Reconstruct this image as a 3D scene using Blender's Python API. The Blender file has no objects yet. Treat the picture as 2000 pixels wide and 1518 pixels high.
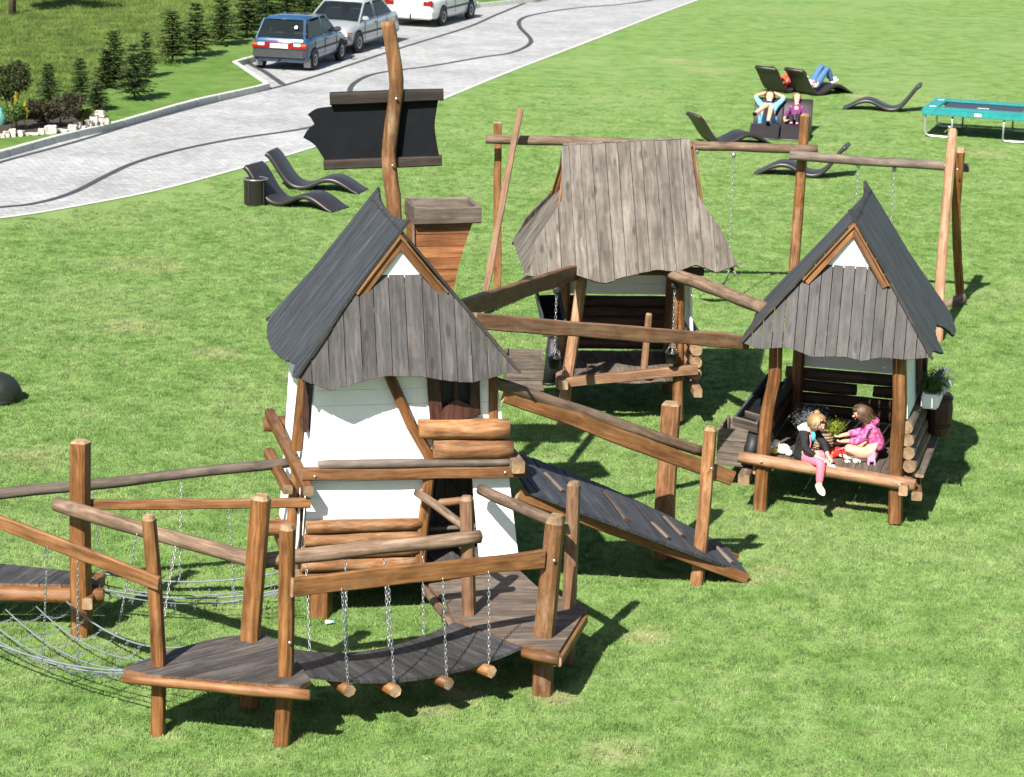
import bpy, bmesh, math, random
from mathutils import Vector, Matrix, noise
SC = bpy.context.scene
COL = SC.collection
R = math.radians
V3 = Vector

# ------------------------------------------------------------------ camera
cam_d = bpy.data.cameras.new('camera')
cam = bpy.data.objects.new('camera', cam_d)
COL.objects.link(cam)
cam_d.sensor_width = 36.0
cam_d.lens = 85.0
cam_d.clip_end = 2000.0
cam_d.dof.use_dof = True
cam_d.dof.focus_distance = 26.0
cam_d.dof.aperture_fstop = 4.5
cam.matrix_world = Matrix.Translation((0, 0, 8.28)) @ Matrix.Rotation(R(75.6), 4, 'X') @ Matrix.Rotation(R(1.5), 4, 'Z')
SC.camera = cam

# ------------------------------------------------------------------ sky, sun, exposure
SUN_EL, SUN_AZ = 43.0, 22.0          # light travels forward, 22 degrees to the right
world = bpy.data.worlds.new('World')
SC.world = world
world.use_nodes = True
wn = world.node_tree
sky = wn.nodes.new('ShaderNodeTexSky')
sky.sky_type = 'NISHITA'
sky.sun_disc = False
sky.sun_elevation = R(SUN_EL)
sky.sun_rotation = R(180 + SUN_AZ)
sky.air_density = 1.0
sky.dust_density = 1.0
bg = wn.nodes['Background']
bg.inputs[1].default_value = 0.062
wn.links.new(sky.outputs[0], bg.inputs[0])
sun_d = bpy.data.lights.new('sun', 'SUN')
sun_d.energy = 5.0
sun_d.angle = R(0.5)
sun_d.color = (1.0, 0.95, 0.86)
sun = bpy.data.objects.new('sun', sun_d)
COL.objects.link(sun)
sun.location = (-20, -20, 40)
sdir = V3((math.sin(R(SUN_AZ)) * math.cos(R(SUN_EL)), math.cos(R(SUN_AZ)) * math.cos(R(SUN_EL)), -math.sin(R(SUN_EL))))
sun.rotation_euler = sdir.to_track_quat('-Z', 'Y').to_euler()
SC.view_settings.view_transform = 'Standard'
SC.view_settings.look = 'None'
SC.view_settings.gamma = 1.0
SC.view_settings.use_curve_mapping = False
SC.view_settings.exposure = 1.25
SC.render.engine = 'CYCLES'
SC.cycles.max_bounces = 6
SC.cycles.diffuse_bounces = 3
SC.cycles.glossy_bounces = 2
SC.cycles.transmission_bounces = 3
SC.cycles.transparent_max_bounces = 6
SC.cycles.use_denoising = True

# ------------------------------------------------------------------ object helpers
RND = random.Random(11)
PM = {}                                # world matrices of the things' empties


def thing(name, label, cat, loc=(0, 0, 0), yaw=0.0, group=None, kind=None):
    o = bpy.data.objects.new(name, None)
    o.empty_display_size = 0.1
    COL.objects.link(o)
    o.location = loc
    o.rotation_euler = (0, 0, yaw)
    PM[o.name] = Matrix.Translation(loc) @ Matrix.Rotation(yaw, 4, 'Z')
    tag(o, label, cat, group, kind)
    return o


def tag(o, label=None, cat=None, group=None, kind=None):
    if label: o['label'] = label
    if cat: o['category'] = cat
    if group: o['group'] = group
    if kind: o['kind'] = kind
    return o


def put(name, me, parent=None, M=None):
    o = bpy.data.objects.new(name, me)
    COL.objects.link(o)
    M = M if M is not None else Matrix.Identity(4)
    PM[o.name] = M
    if parent is not None:
        o.parent = parent
        o.matrix_basis = PM[parent.name].inverted() @ M
    else:
        o.matrix_basis = M
    return o


def mesh(name, verts, faces, mats, smooth=False, idx=None):
    me = bpy.data.meshes.new(name)
    me.from_pydata([tuple(v) for v in verts], [], faces)
    for m in (mats if isinstance(mats, (list, tuple)) else [mats]):
        me.materials.append(m)
    if idx:
        for p, i in zip(me.polygons, idx): p.material_index = i
    if smooth:
        for p in me.polygons: p.use_smooth = True if smooth is True else smooth(p)
    me.update()
    return me


def axes(z, y_hint, o):
    """matrix with local Z along z and local Y near y_hint, origin o"""
    z = V3(z).normalized()
    y = V3(y_hint)
    y = y - z * y.dot(z)
    if y.length < 1e-5:
        y = V3((0, 1, 0)) - z * z.y
    y.normalize()
    x = y.cross(z)
    M = Matrix((x, y, z)).transposed().to_4x4()
    M.translation = V3(o)
    return M


def rings(profile, stations, mats, closed_caps=True, smooth=False, cap_mat=1):
    """profile(i, s) -> list of (x, y) ; stations: list of z ; a capped prism along Z"""
    vs, fs, ix = [], [], []
    n = None
    for i, z in enumerate(stations):
        pr = profile(i, z)
        n = len(pr)
        vs += [(x, y, z if len(p3) == 0 else z + p3[0]) for x, y, *p3 in pr]
    for i in range(len(stations) - 1):
        for k in range(n):
            a, b = i * n + k, i * n + (k + 1) % n
            fs.append((a, b, b + n, a + n)); ix.append(0)
    if closed_caps:
        fs.append(tuple(range(n - 1, -1, -1))); ix.append(cap_mat)
        t = (len(stations) - 1) * n
        fs.append(tuple(range(t, t + n))); ix.append(cap_mat)
    k = len(mats) if isinstance(mats, (list, tuple)) else 1
    if k == 1: ix = [0] * len(fs)
    sm = (lambda p: len(p.vertices) == 4) if smooth else False
    return vs, fs, ix, sm


def log(name, p0, p1, r0, r1=None, mats=None, parent=None, sides=12, wob=0.012, rough=0.05, bend=0.0):
    """round log or pole, barked or peeled, with uneven girth"""
    p0, p1 = V3(p0), V3(p1)
    r1 = r0 if r1 is None else r1
    L = (p1 - p0).length
    n = max(3, int(L / 0.16))
    sd = RND.uniform(0, 100)
    def prof(i, z):
        t = z / L
        r = r0 + (r1 - r0) * t
        cx = wob * noise.noise((sd, z * 1.3, 0)) * 2 * math.sin(math.pi * t) + bend * math.sin(math.pi * t)
        cy = wob * noise.noise((sd + 9, z * 1.3, 5)) * 2 * math.sin(math.pi * t)
        out = []
        for k in range(sides):
            a = 2 * math.pi * k / sides
            rr = r * (1 + rough * 1.6 * noise.noise((math.cos(a) * 1.2 + sd, math.sin(a) * 1.2, z * 2.2)))
            if i in (0, n): rr *= 0.93
            out.append((cx + rr * math.cos(a), cy + rr * math.sin(a), RND.uniform(-.006, .006) if i in (0, n) else 0))
        return out
    v, f, ix, sm = rings(prof, [L * i / n for i in range(n + 1)], mats, smooth=True)
    me = mesh(name, v, f, mats, sm, ix)
    return put(name, me, parent, axes(p1 - p0, (0.2, 0.3, 1), p0))


def post(name, pts, r, mats, parent=None, top=0.04, squash=1.0, yaw=0.3, rt=None):
    """hand-hewn post through the points, chamfered square section, bevelled head"""
    pts = [V3(p) for p in pts]
    p0 = pts[0]
    L = (pts[-1] - p0).length
    M = axes(pts[-1] - p0, (math.sin(yaw), math.cos(yaw), 0.0), p0)
    Mi = M.inverted()
    loc = [Mi @ p for p in pts]
    sd = RND.uniform(0, 100)
    angs = [22.5, 67.5, 112.5, 157.5, 202.5, 247.5, 292.5, 337.5]
    angs = [a + RND.uniform(-6, 6) + (9 if i % 2 else -9) * -1 for i, a in enumerate(angs)]
    n = max(4, int(L / 0.2))
    rt = rt or r * 0.92
    def cen(z):
        for a, b in zip(loc, loc[1:]):
            if z <= b.z + 1e-6:
                t = (z - a.z) / max(1e-6, b.z - a.z)
                return a.x + (b.x - a.x) * t, a.y + (b.y - a.y) * t
        return loc[-1].x, loc[-1].y
    st = [(L - top) * i / n for i in range(n + 1)] + [L]
    def prof(i, z):
        cx, cy = cen(min(z, L))
        rr = r + (rt - r) * z / L
        if i == len(st) - 1: rr *= 0.72
        out = []
        for k, a in enumerate(angs):
            q = rr * (1 + 0.07 * noise.noise((sd + k * 3.1, z * 1.6, 1)))
            out.append((cx + q * math.cos(R(a)), cy + q * math.sin(R(a)) * squash, 0 if i < len(st) - 1 else RND.uniform(-.008, .004)))
        return out
    v, f, ix, sm = rings(prof, st, mats)
    m = len(angs)
    for k in range(m): ix[n * m + k] = 1 if (isinstance(mats, (list, tuple)) and len(mats) > 1) else 0
    me = mesh(name, v, f, mats, False, ix)
    return put(name, me, parent, M)


def beam(name, p0, p1, w, h, mats, parent=None, up=(0, 0, 1), wav=0.008, ch=0.012, taper=1.0):
    """sawn plank or beam, w across and h along up, edges eased and slightly wavy"""
    p0, p1 = V3(p0), V3(p1)
    L = (p1 - p0).length
    n = max(1, int(L / 0.22))
    sd = RND.uniform(0, 100)
    c = min(ch, w * .3, h * .3)
    def prof(i, z):
        k = 1 + (taper - 1) * z / L
        a, b = w / 2 * k, h / 2 * k
        t = wav * 2 * noise.noise((sd, z * 1.7, 0)); u = wav * 2 * noise.noise((sd + 7, z * 1.7, 3))
        hi, lo = b + t, -b + u
        return [(a - c, lo), (a, lo + c), (a, hi - c), (a - c, hi), (-a + c, hi), (-a, hi - c), (-a, lo + c), (-a + c, lo)]
    v, f, ix, sm = rings(prof, [L * i / n for i in range(n + 1)], mats)
    me = mesh(name, v, f, mats, False, ix)
    return put(name, me, parent, axes(p1 - p0, up, p0))


def smooth_line(pts, k=6):
    """Catmull-Rom through the points"""
    P = [V3(list(p) + [0] * (3 - len(p))) for p in pts]
    P = [P[0] * 2 - P[1]] + P + [P[-1] * 2 - P[-2]]
    out = []
    for i in range(1, len(P) - 2):
        a, b, c, d = P[i - 1:i + 3]
        for j in range(k):
            t = j / k
            out.append(0.5 * ((2 * b) + (c - a) * t + (2 * a - 5 * b + 4 * c - d) * t * t + (3 * b - a - 3 * c + d) * t ** 3))
    out.append(P[-2])
    return out


def lerp_table(tab, x):
    if x <= tab[0][0]: return tab[0][1]
    for (a, fa), (b, fb) in zip(tab, tab[1:]):
        if x <= b: return fa + (fb - fa) * (x - a) / max(1e-9, b - a)
    return tab[-1][1]


def planks(name, O, ex, ey, x0, x1, top, bot, width, thick, mats, parent, gap=0.006, jit=0.004, side_shade=None, rnd_w=0.12, samples=5, ends=0.0):
    """boards running along ey, laid side by side along ex from x0 to x1; top(x), bot(x) give their ends"""
    ex, ey = V3(ex).normalized(), V3(ey).normalized()
    nz = ex.cross(ey).normalized()
    x = x0
    out = []
    while x < x1 - 0.012:
        w = width * (1 + RND.uniform(-rnd_w, rnd_w))
        xe = min(x + w, x1)
        if x1 - xe < width * 0.35: xe = x1
        a, b = x + gap / 2, xe - gap / 2
        xs = [a + (b - a) * i / (samples - 1) for i in range(samples)]
        de = RND.uniform(-ends, ends)
        tt = [top(q) for q in xs]; bb = [bot(q) + de for q in xs]
        if max(t - s for t, s in zip(tt, bb)) > 0.015:
            bb = [min(s, t - 0.004) for s, t in zip(bb, tt)]
            cx = (a + b) / 2; cy = sum(bb) / samples
            off = RND.uniform(-jit, jit)
            th = thick * RND.uniform(.9, 1.1)
            vs, fs, ix = [], [], []
            for d in (off - th, off):
                for q, s in zip(xs, bb): vs.append((q - cx, d, s - cy))
                for q, t in zip(xs, tt): vs.append((q - cx, d, t - cy))
            m = samples
            for i in range(m - 1):
                fs.append((i, i + 1, m + i + 1, m + i)); ix.append(0)                     # back
                fs.append((2 * m + i + 1, 2 * m + i, 3 * m + i, 3 * m + i + 1)); ix.append(0)  # front
                fs.append((i + 1, i, 2 * m + i, 2 * m + i + 1)); ix.append(1)
                fs.append((m + i, m + i + 1, 3 * m + i + 1, 3 * m + i)); ix.append(1)
            fs.append((0, m, 3 * m, 2 * m)); ix.append(1)
            fs.append((m - 1 + m, m - 1, 3 * m - 1, 4 * m - 1)); ix.append(1)
            if not (isinstance(mats, (list, tuple)) and len(mats) > 1): ix = [0] * len(fs)
            # local X = ex, local Z = ey, local Y = normal-ish (right handed: Y = Z x X)
            yv = ey.cross(ex)
            sgn = 1.0 if yv.dot(nz) > 0 else -1.0
            vs = [(p[0], p[1] * sgn, p[2]) for p in vs]
            if sgn < 0: pass
            M = Matrix((ex, yv, ey)).transposed().to_4x4()
            M.translation = V3(O) + ex * cx + ey * cy
            me = mesh(name, vs, fs, mats, False, ix)
            bm = bmesh.new(); bm.from_mesh(me); bmesh.ops.recalc_face_normals(bm, faces=bm.faces); bm.to_mesh(me); bm.free()
            out.append(put(name, me, parent, M))
        x = xe
    return out


def poly_prism(name, pts, nrm, thick, mats, parent=None, bev=0.0):
    """flat outline of world points, given thickness along nrm"""
    nrm = V3(nrm).normalized()
    n = len(pts)
    c = sum((V3(p) for p in pts), V3()) / n
    vs = [V3(p) - c for p in pts] + [V3(p) - c - nrm * thick for p in pts]
    fs = [tuple(range(n)), tuple(range(2 * n - 1, n - 1, -1))] + [(i, n + i, n + (i + 1) % n, (i + 1) % n) for i in range(n)]
    me = mesh(name, vs, fs, mats, False, None)
    bm = bmesh.new(); bm.from_mesh(me)
    bmesh.ops.recalc_face_normals(bm, faces=bm.faces)
    if bev: bmesh.ops.bevel(bm, geom=bm.edges[:], offset=bev, segments=1, affect='EDGES')
    bm.to_mesh(me); bm.free()
    return put(name, me, parent, Matrix.Translation(c))


def tube_mesh(name, pts, rad, mats, sides=8, closed=False, smooth=True):
    pts = [V3(p) for p in pts]
    vs, fs = [], []
    n = len(pts)
    prev = None
    for i, p in enumerate(pts):
        d = (pts[min(i + 1, n - 1)] - pts[max(i - 1, 0)]).normalized()
        if prev is None:
            h = V3((0, 0, 1)) if abs(d.z) < .9 else V3((1, 0, 0))
            a = d.cross(h).normalized()
        else:
            a = (prev - d * prev.dot(d)).normalized()
        prev = a
        b = d.cross(a)
        r = rad[i] if isinstance(rad, (list, tuple)) else rad
        for k in range(sides):
            t = 2 * math.pi * k / sides
            vs.append(p + (a * math.cos(t) + b * math.sin(t)) * r)
    for i in range(n - 1):
        for k in range(sides):
            q = i * sides
            fs.append((q + k, q + (k + 1) % sides, q + sides + (k + 1) % sides, q + sides + k))
    fs.append(tuple(range(sides - 1, -1, -1))); fs.append(tuple(range((n - 1) * sides, n * sides)))
    return mesh(name, vs, fs, mats, (lambda p: len(p.vertices) == 4) if smooth else False)


def tube(name, pts, rad, mats, parent=None, sides=8):
    c = V3(pts[0])
    return put(name, tube_mesh(name, [V3(p) - c for p in pts], rad, mats, sides), parent, Matrix.Translation(c))


_link = []
def _link_template():
    if _link: return _link[0]
    vs, fs = [], []
    N, m = 10, 5
    for i in range(N):
        a = 2 * math.pi * i / N
        cx, cz = math.cos(a) * 0.0125, math.sin(a) * 0.0125 + (0.014 if math.sin(a) > 0 else -0.014)
        for k in range(m):
            b = 2 * math.pi * k / m
            q = 0.0042
            vs.append((cx + math.cos(a) * q * math.cos(b), q * math.sin(b), cz + math.sin(a) * q * math.cos(b)))
    for i in range(N):
        for k in range(m):
            fs.append((i * m + k, ((i + 1) % N) * m + k, ((i + 1) % N) * m + (k + 1) % m, i * m + (k + 1) % m))
    _link.append((vs, fs))
    return _link[0]


def chain(name, p0, p1, mat, parent=None, sag=0.0, scale=1.0):
    """steel chain of real links from p0 down to p1"""
    p0, p1 = V3(p0), V3(p1)
    L = (p1 - p0).length
    n = max(2, int(L / (0.0445 * scale)))
    tv, tf = _link_template()
    vs, fs = [], []
    M = axes(p1 - p0, (0.3, 1, 0.1), p0)
    Mi = M.inverted().to_3x3()
    g = Mi @ V3((0, 0, -1))
    for i in range(n):
        t = (i + .5) / n
        z = t * L
        o = g * (sag * 4 * t * (1 - t))
        an = (0 if i % 2 else math.pi / 2) + RND.uniform(-.25, .25)
        ca, sa = math.cos(an), math.sin(an)
        b = len(vs)
        for x, y, q in tv:
            x, y, q = x * scale, y * scale, q * scale
            vs.append((x * ca - y * sa + o.x, x * sa + y * ca + o.y, q + z + o.z))
        fs += [tuple(k + b for k in f) for f in tf]
    return put(name, mesh(name, vs, fs, mat, True), parent, M)


def lathe(name, prof, mats, parent=None, M=None, n=20, smooth=True, idx=None):
    vs, fs, ix = [], [], []
    for r, z in prof:
        for k in range(n):
            a = 2 * math.pi * k / n
            vs.append((r * math.cos(a), r * math.sin(a), z))
    for i in range(len(prof) - 1):
        for k in range(n):
            fs.append((i * n + k, i * n + (k + 1) % n, (i + 1) * n + (k + 1) % n, (i + 1) * n + k)); ix.append(idx[i] if idx else 0)
    fs.append(tuple(range(n - 1, -1, -1))); ix.append(idx[0] if idx else 0)
    t = (len(prof) - 1) * n
    fs.append(tuple(range(t, t + n))); ix.append(idx[-1] if idx else 0)
    return put(name, mesh(name, vs, fs, mats, (lambda p: len(p.vertices) == 4) if smooth else False, ix), parent, M)


def box(name, c, size, mats, parent=None, M=None, bev=0.01):
    bm = bmesh.new()
    bmesh.ops.create_cube(bm, size=1.0)
    for v in bm.verts: v.co = V3((v.co.x * size[0], v.co.y * size[1], v.co.z * size[2]))
    if bev: bmesh.ops.bevel(bm, geom=bm.edges[:], offset=min(bev, min(size) * .4), segments=2, affect='EDGES')
    me = bpy.data.meshes.new(name)
    bm.to_mesh(me); bm.free()
    for m in (mats if isinstance(mats, (list, tuple)) else [mats]): me.materials.append(m)
    return put(name, me, parent, (M if M is not None else Matrix.Identity(4)) @ Matrix.Translation(c))


def blob(name, c, rad, mats, parent=None, M=None, sub=2, amp=0.12, freq=3.0):
    bm = bmesh.new()
    bmesh.ops.create_icosphere(bm, subdivisions=sub, radius=1.0)
    sd = RND.uniform(0, 50)
    for v in bm.verts:
        k = 1 + amp * noise.noise(v.co * freq * .5 + V3((sd, 0, 0)))
        v.co = V3((v.co.x * rad[0] * k, v.co.y * rad[1] * k, v.co.z * rad[2] * k))
    for f in bm.faces: f.smooth = True
    me = bpy.data.meshes.new(name)
    bm.to_mesh(me); bm.free()
    me.materials.append(mats)
    return put(name, me, parent, (M if M is not None else Matrix.Identity(4)) @ Matrix.Translation(c))


def copy_tree(o, parent=None, M=None):
    c = o.copy()
    COL.objects.link(c)
    if M is not None:
        c.matrix_basis = M
        PM[c.name] = M
    if parent is not None: c.parent = parent
    for ch in list(o.children): copy_tree(ch, c)
    return c


# ------------------------------------------------------------------ materials
def nodes(name):
    m = bpy.data.materials.new(name)
    m.use_nodes = True
    nt = m.node_tree
    return m, nt, nt.nodes['Principled BSDF']


def N(nt, kind, **kw):
    n = nt.nodes.new(kind)
    for k, v in kw.items():
        if k.startswith('i_'):
            key = k[2:]
            n.inputs[int(key) if key.isdigit() else key].default_value = v
        else: setattr(n, k, v)
    return n


def ramp(nt, src, stops):
    r = nt.nodes.new('ShaderNodeValToRGB')
    while len(r.color_ramp.elements) < len(stops): r.color_ramp.elements.new(0.5)
    for e, (p, c) in zip(r.color_ramp.elements, stops):
        e.position = p
        e.color = (*c, 1)
    nt.links.new(src, r.inputs[0])
    return r.outputs[0]


def mixc(nt, fac, a, b, mode='MIX'):
    m = nt.nodes.new('ShaderNodeMix')
    m.data_type = 'RGBA'
    m.blend_type = mode
    for s, v in ((0, fac), (6, a), (7, b)):
        if hasattr(v, 'links') or hasattr(v, 'is_output'): nt.links.new(v, m.inputs[s])
        else: m.inputs[s].default_value = (*v, 1) if isinstance(v, tuple) and len(v) == 3 else v
    return m.outputs[2]


def wood(name, dark, mid, light, rough=0.62, grain=(26, 26, 1.3), knots=0.35, bump=0.35, worn=None, worn_amt=0.0, spec=0.3, vary=0.28):
    """stained wood, grain along local Z, each board offset and toned by its own random number"""
    m, nt, b = nodes(name)
    tc = N(nt, 'ShaderNodeTexCoord')
    oi = N(nt, 'ShaderNodeObjectInfo')
    off = N(nt, 'ShaderNodeVectorMath', operation='MULTIPLY_ADD')
    cmb = N(nt, 'ShaderNodeCombineXYZ')
    for k in range(3): nt.links.new(oi.outputs['Random'], cmb.inputs[k])
    off.inputs[1].default_value = (37.0, 61.0, 23.0)
    nt.links.new(cmb.outputs[0], off.inputs[0])
    nt.links.new(tc.outputs['Object'], off.inputs[2])
    mp = N(nt, 'ShaderNodeMapping')
    mp.inputs['Scale'].default_value = grain
    nt.links.new(off.outputs[0], mp.inputs[0])
    warp = N(nt, 'ShaderNodeTexNoise', i_Scale=2.2, i_Detail=2.0)
    nt.links.new(off.outputs[0], warp.inputs['Vector'])
    wadd = N(nt, 'ShaderNodeVectorMath', operation='MULTIPLY_ADD')
    wadd.inputs[1].default_value = (2.2, 2.2, 0.4)
    nt.links.new(warp.outputs['Color'], wadd.inputs[0])
    nt.links.new(mp.outputs[0], wadd.inputs[2])
    n1 = N(nt, 'ShaderNodeTexNoise', i_Scale=1.0, i_Detail=6.0, i_Roughness=0.62)
    nt.links.new(wadd.outputs[0], n1.inputs['Vector'])
    col = ramp(nt, n1.outputs['Fac'], [(0.3, dark), (0.5, mid), (0.72, light)])
    # broad patches
    n2 = N(nt, 'ShaderNodeTexNoise', i_Scale=3.1, i_Detail=3.0, i_Roughness=0.6)
    nt.links.new(off.outputs[0], n2.inputs['Vector'])
    pr = N(nt, 'ShaderNodeMapRange', i_1=0.3, i_2=0.7, i_3=0.72, i_4=1.22)
    nt.links.new(n2.outputs['Fac'], pr.inputs[0])
    col = mixc(nt, 1.0, col, pr.outputs[0], 'MULTIPLY')
    if knots:
        kmp = N(nt, 'ShaderNodeMapping')
        kmp.inputs['Scale'].default_value = (7.5, 7.5, 2.6)
        nt.links.new(off.outputs[0], kmp.inputs[0])
        vo = N(nt, 'ShaderNodeTexVoronoi', i_Scale=1.0, i_Randomness=1.0)
        nt.links.new(kmp.outputs[0], vo.inputs['Vector'])
        kr = N(nt, 'ShaderNodeMapRange', i_1=0.1, i_2=0.24, i_3=knots, i_4=0.0)
        nt.links.new(vo.outputs['Distance'], kr.inputs[0])
        col = mixc(nt, kr.outputs[0], col, tuple(c * .35 for c in dark))
    if worn:
        n3 = N(nt, 'ShaderNodeTexNoise', i_Scale=1.0, i_Detail=8.0, i_Roughness=0.7)
        m3 = N(nt, 'ShaderNodeMapping')
        m3.inputs['Scale'].default_value = (9, 9, 2.5)
        nt.links.new(off.outputs[0], m3.inputs[0]); nt.links.new(m3.outputs[0], n3.inputs['Vector'])
        w = N(nt, 'ShaderNodeMapRange', i_1=0.52, i_2=0.72, i_3=0.0, i_4=worn_amt)
        nt.links.new(n3.outputs['Fac'], w.inputs[0])
        col = mixc(nt, w.outputs[0], col, worn)
    tv = N(nt, 'ShaderNodeMapRange', i_3=1 - vary, i_4=1 + vary)
    nt.links.new(oi.outputs['Random'], tv.inputs[0])
    col = mixc(nt, 1.0, col, tv.outputs[0], 'MULTIPLY')
    nt.links.new(col, b.inputs['Base Color'])
    rr = N(nt, 'ShaderNodeMapRange', i_3=rough - .12, i_4=rough + .15)
    nt.links.new(n1.outputs['Fac'], rr.inputs[0])
    nt.links.new(rr.outputs[0], b.inputs['Roughness'])
    b.inputs['Specular IOR Level'].default_value = spec
    bp = N(nt, 'ShaderNodeBump', i_Strength=bump, i_Distance=0.006)
    nt.links.new(n1.outputs['Fac'], bp.inputs['Height'])
    nt.links.new(bp.outputs[0], b.inputs['Normal'])
    return m


def plain(name, col, rough=0.5, metal=0.0, vary=0.12, scale=14.0, bump=0.0, spec=0.4, coat=0.0):
    """painted, plastic, cloth or metal surface with slight unevenness"""
    m, nt, b = nodes(name)
    tc = N(nt, 'ShaderNodeTexCoord')
    n1 = N(nt, 'ShaderNodeTexNoise', i_Scale=scale, i_Detail=5.0, i_Roughness=0.6)
    nt.links.new(tc.outputs['Object'], n1.inputs['Vector'])
    mr = N(nt, 'ShaderNodeMapRange', i_1=0.25, i_2=0.75, i_3=1 - vary, i_4=1 + vary)
    nt.links.new(n1.outputs['Fac'], mr.inputs[0])
    c = mixc(nt, 1.0, col, mr.outputs[0], 'MULTIPLY')
    nt.links.new(c, b.inputs['Base Color'])
    b.inputs['Roughness'].default_value = rough
    b.inputs['Metallic'].default_value = metal
    b.inputs['Specular IOR Level'].default_value = spec
    b.inputs['Coat Weight'].default_value = coat
    if bump:
        bp = N(nt, 'ShaderNodeBump', i_Strength=bump, i_Distance=0.01)
        nt.links.new(n1.outputs['Fac'], bp.inputs['Height'])
        nt.links.new(bp.outputs[0], b.inputs['Normal'])
    return m


W_POST = wood('wood_post_stained', (.050, .019, .006), (.140, .058, .018), (.245, .120, .045), rough=.5, worn=(.25, .15, .08), worn_amt=.4)
W_PLANK = wood('wood_plank_brown', (.060, .024, .009), (.138, .060, .021), (.215, .106, .043), rough=.55, worn=(.22, .135, .08), worn_amt=.4)
W_LIGHT = wood('wood_beam_light', (.12, .058, .03), (.205, .108, .058), (.30, .18, .105), rough=.6, worn=(.32, .24, .17), worn_amt=.5)
W_GREYLOG = wood('wood_log_weathered', (.06, .036, .022), (.135, .088, .058), (.24, .17, .12), rough=.75, worn=(.27, .20, .15), worn_amt=.5, bump=.6)
W_DARKBEAM = wood('wood_beam_dark', (.03, .017, .01), (.065, .038, .023), (.12, .075, .045), rough=.65)
W_WALLLOG = wood('wood_wall_log', (.075, .030, .012), (.175, .080, .031), (.30, .165, .08), rough=.6, grain=(16, 16, 1.6), bump=.6, worn=(.36, .26, .17), worn_amt=.55)
W_ROOF = wood('wood_roof_charcoal', (.020, .0225, .028), (.034, .038, .0465), (.056, .060, .069), rough=.6, knots=.12, grain=(30, 30, .9), worn=(.095, .092, .09), worn_amt=.3, vary=.12)
W_HIP = wood('wood_gable_charcoal', (.020, .019, .0195), (.044, .041, .0415), (.085, .078, .076), rough=.6, knots=.6, worn=(.11, .085, .072), worn_amt=.5, vary=.25)
W_GREY = wood('wood_roof_weathered', (.058, .048, .040), (.108, .093, .079), (.172, .152, .132), rough=.85, knots=.55, grain=(20, 20, 1.0), bump=.5, vary=.14)
W_DECK = wood('wood_deck_dark', (.026, .023, .022), (.053, .047, .045), (.098, .088, .083), rough=.7, worn=(.15, .12, .1), worn_amt=.5)
W_DECKB = wood('wood_deck_brown', (.050, .038, .030), (.098, .077, .062), (.165, .132, .108), rough=.75, worn=(.2, .16, .12), worn_amt=.4)
W_FRAME = wood('wood_frame_dark', (.018, .007, .005), (.042, .016, .011), (.075, .03, .02), rough=.45)
W_CHIM = wood('wood_chimney', (.10, .036, .013), (.20, .078, .028), (.30, .14, .06), rough=.6, vary=.15)
W_END = wood('wood_end_grain', (.12, .075, .04), (.23, .15, .085), (.33, .23, .14), rough=.8, grain=(12, 12, 12), knots=0)
W_EDGE = wood('wood_board_edge', (.07, .036, .018), (.13, .07, .038), (.2, .12, .07), rough=.8, knots=0)
W_SPLIT = wood('wood_bridge_deck', (.017, .016, .016), (.033, .032, .033), (.06, .058, .058), rough=.62, knots=0, worn=(.09, .085, .08), worn_amt=.4)
M_WHITE = plain('white_limewash', (.80, .80, .78), .75, vary=.05, scale=6, bump=.08)
M_STEEL = plain('galvanised_steel', (.36, .37, .385), .42, metal=.8, vary=.2, scale=60)
M_BOLT = plain('bolt_steel', (.62, .62, .60), .3, metal=.9)
M_ROPE = plain('net_rope', (.15, .17, .185), .8, vary=.3, scale=90, bump=.3)
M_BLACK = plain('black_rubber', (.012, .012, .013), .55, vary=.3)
M_BLACKBOARD = plain('blackboard_paint', (.005, .006, .008), .7, vary=.35, scale=5, spec=.12)
M_WICKER = plain('lounger_plastic', (.022, .0185, .018), .42, vary=.12, scale=40, spec=.45)
W_ROOFEDGE = wood('wood_roof_edge', (.014, .012, .011), (.026, .023, .021), (.05, .042, .036), rough=.8, knots=0)
W_TRIM = wood('wood_sign_trim', (.009, .006, .005), (.02, .014, .011), (.036, .026, .02), rough=.6)
M_POSTS = [W_POST, W_END]

# ------------------------------------------------------------------ ground materials
WORN = [((2.831, 24.726, 0), .35), ((2.602, 24.318, 0), .25), ((-0.709, 20.406, 0), .4), ((-0.397, 20.826, 0), .3), ((1.391, 22.587, 0), .45), ((3.883, 27.191, 0), .45), ((4.331, 27.169, 0), .3), ((-1.889, 19.697, 0), .25), ((0.451, 20.86, 0), .3), ((0.974, 19.604, 0), .5), ((-2.917, 19.686, 0), .2),
        ((-5.782, 35.316, 0), .9), ((-6.17, 39.883, 0), 1.2), ((-4.291, 33.844, 0), .7), ((-5.851, 28.34, 0), .8), ((5.475, 69.309, 0), 1.4), ((4.738, 71.638, 0), 1.2), ((1.053, 32.049, 0), .5), ((10.758, 55.025, 0), .9), ((9.363, 64.526, 0), .9), ((1.091, 45.756, 0), .8)]


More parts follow.
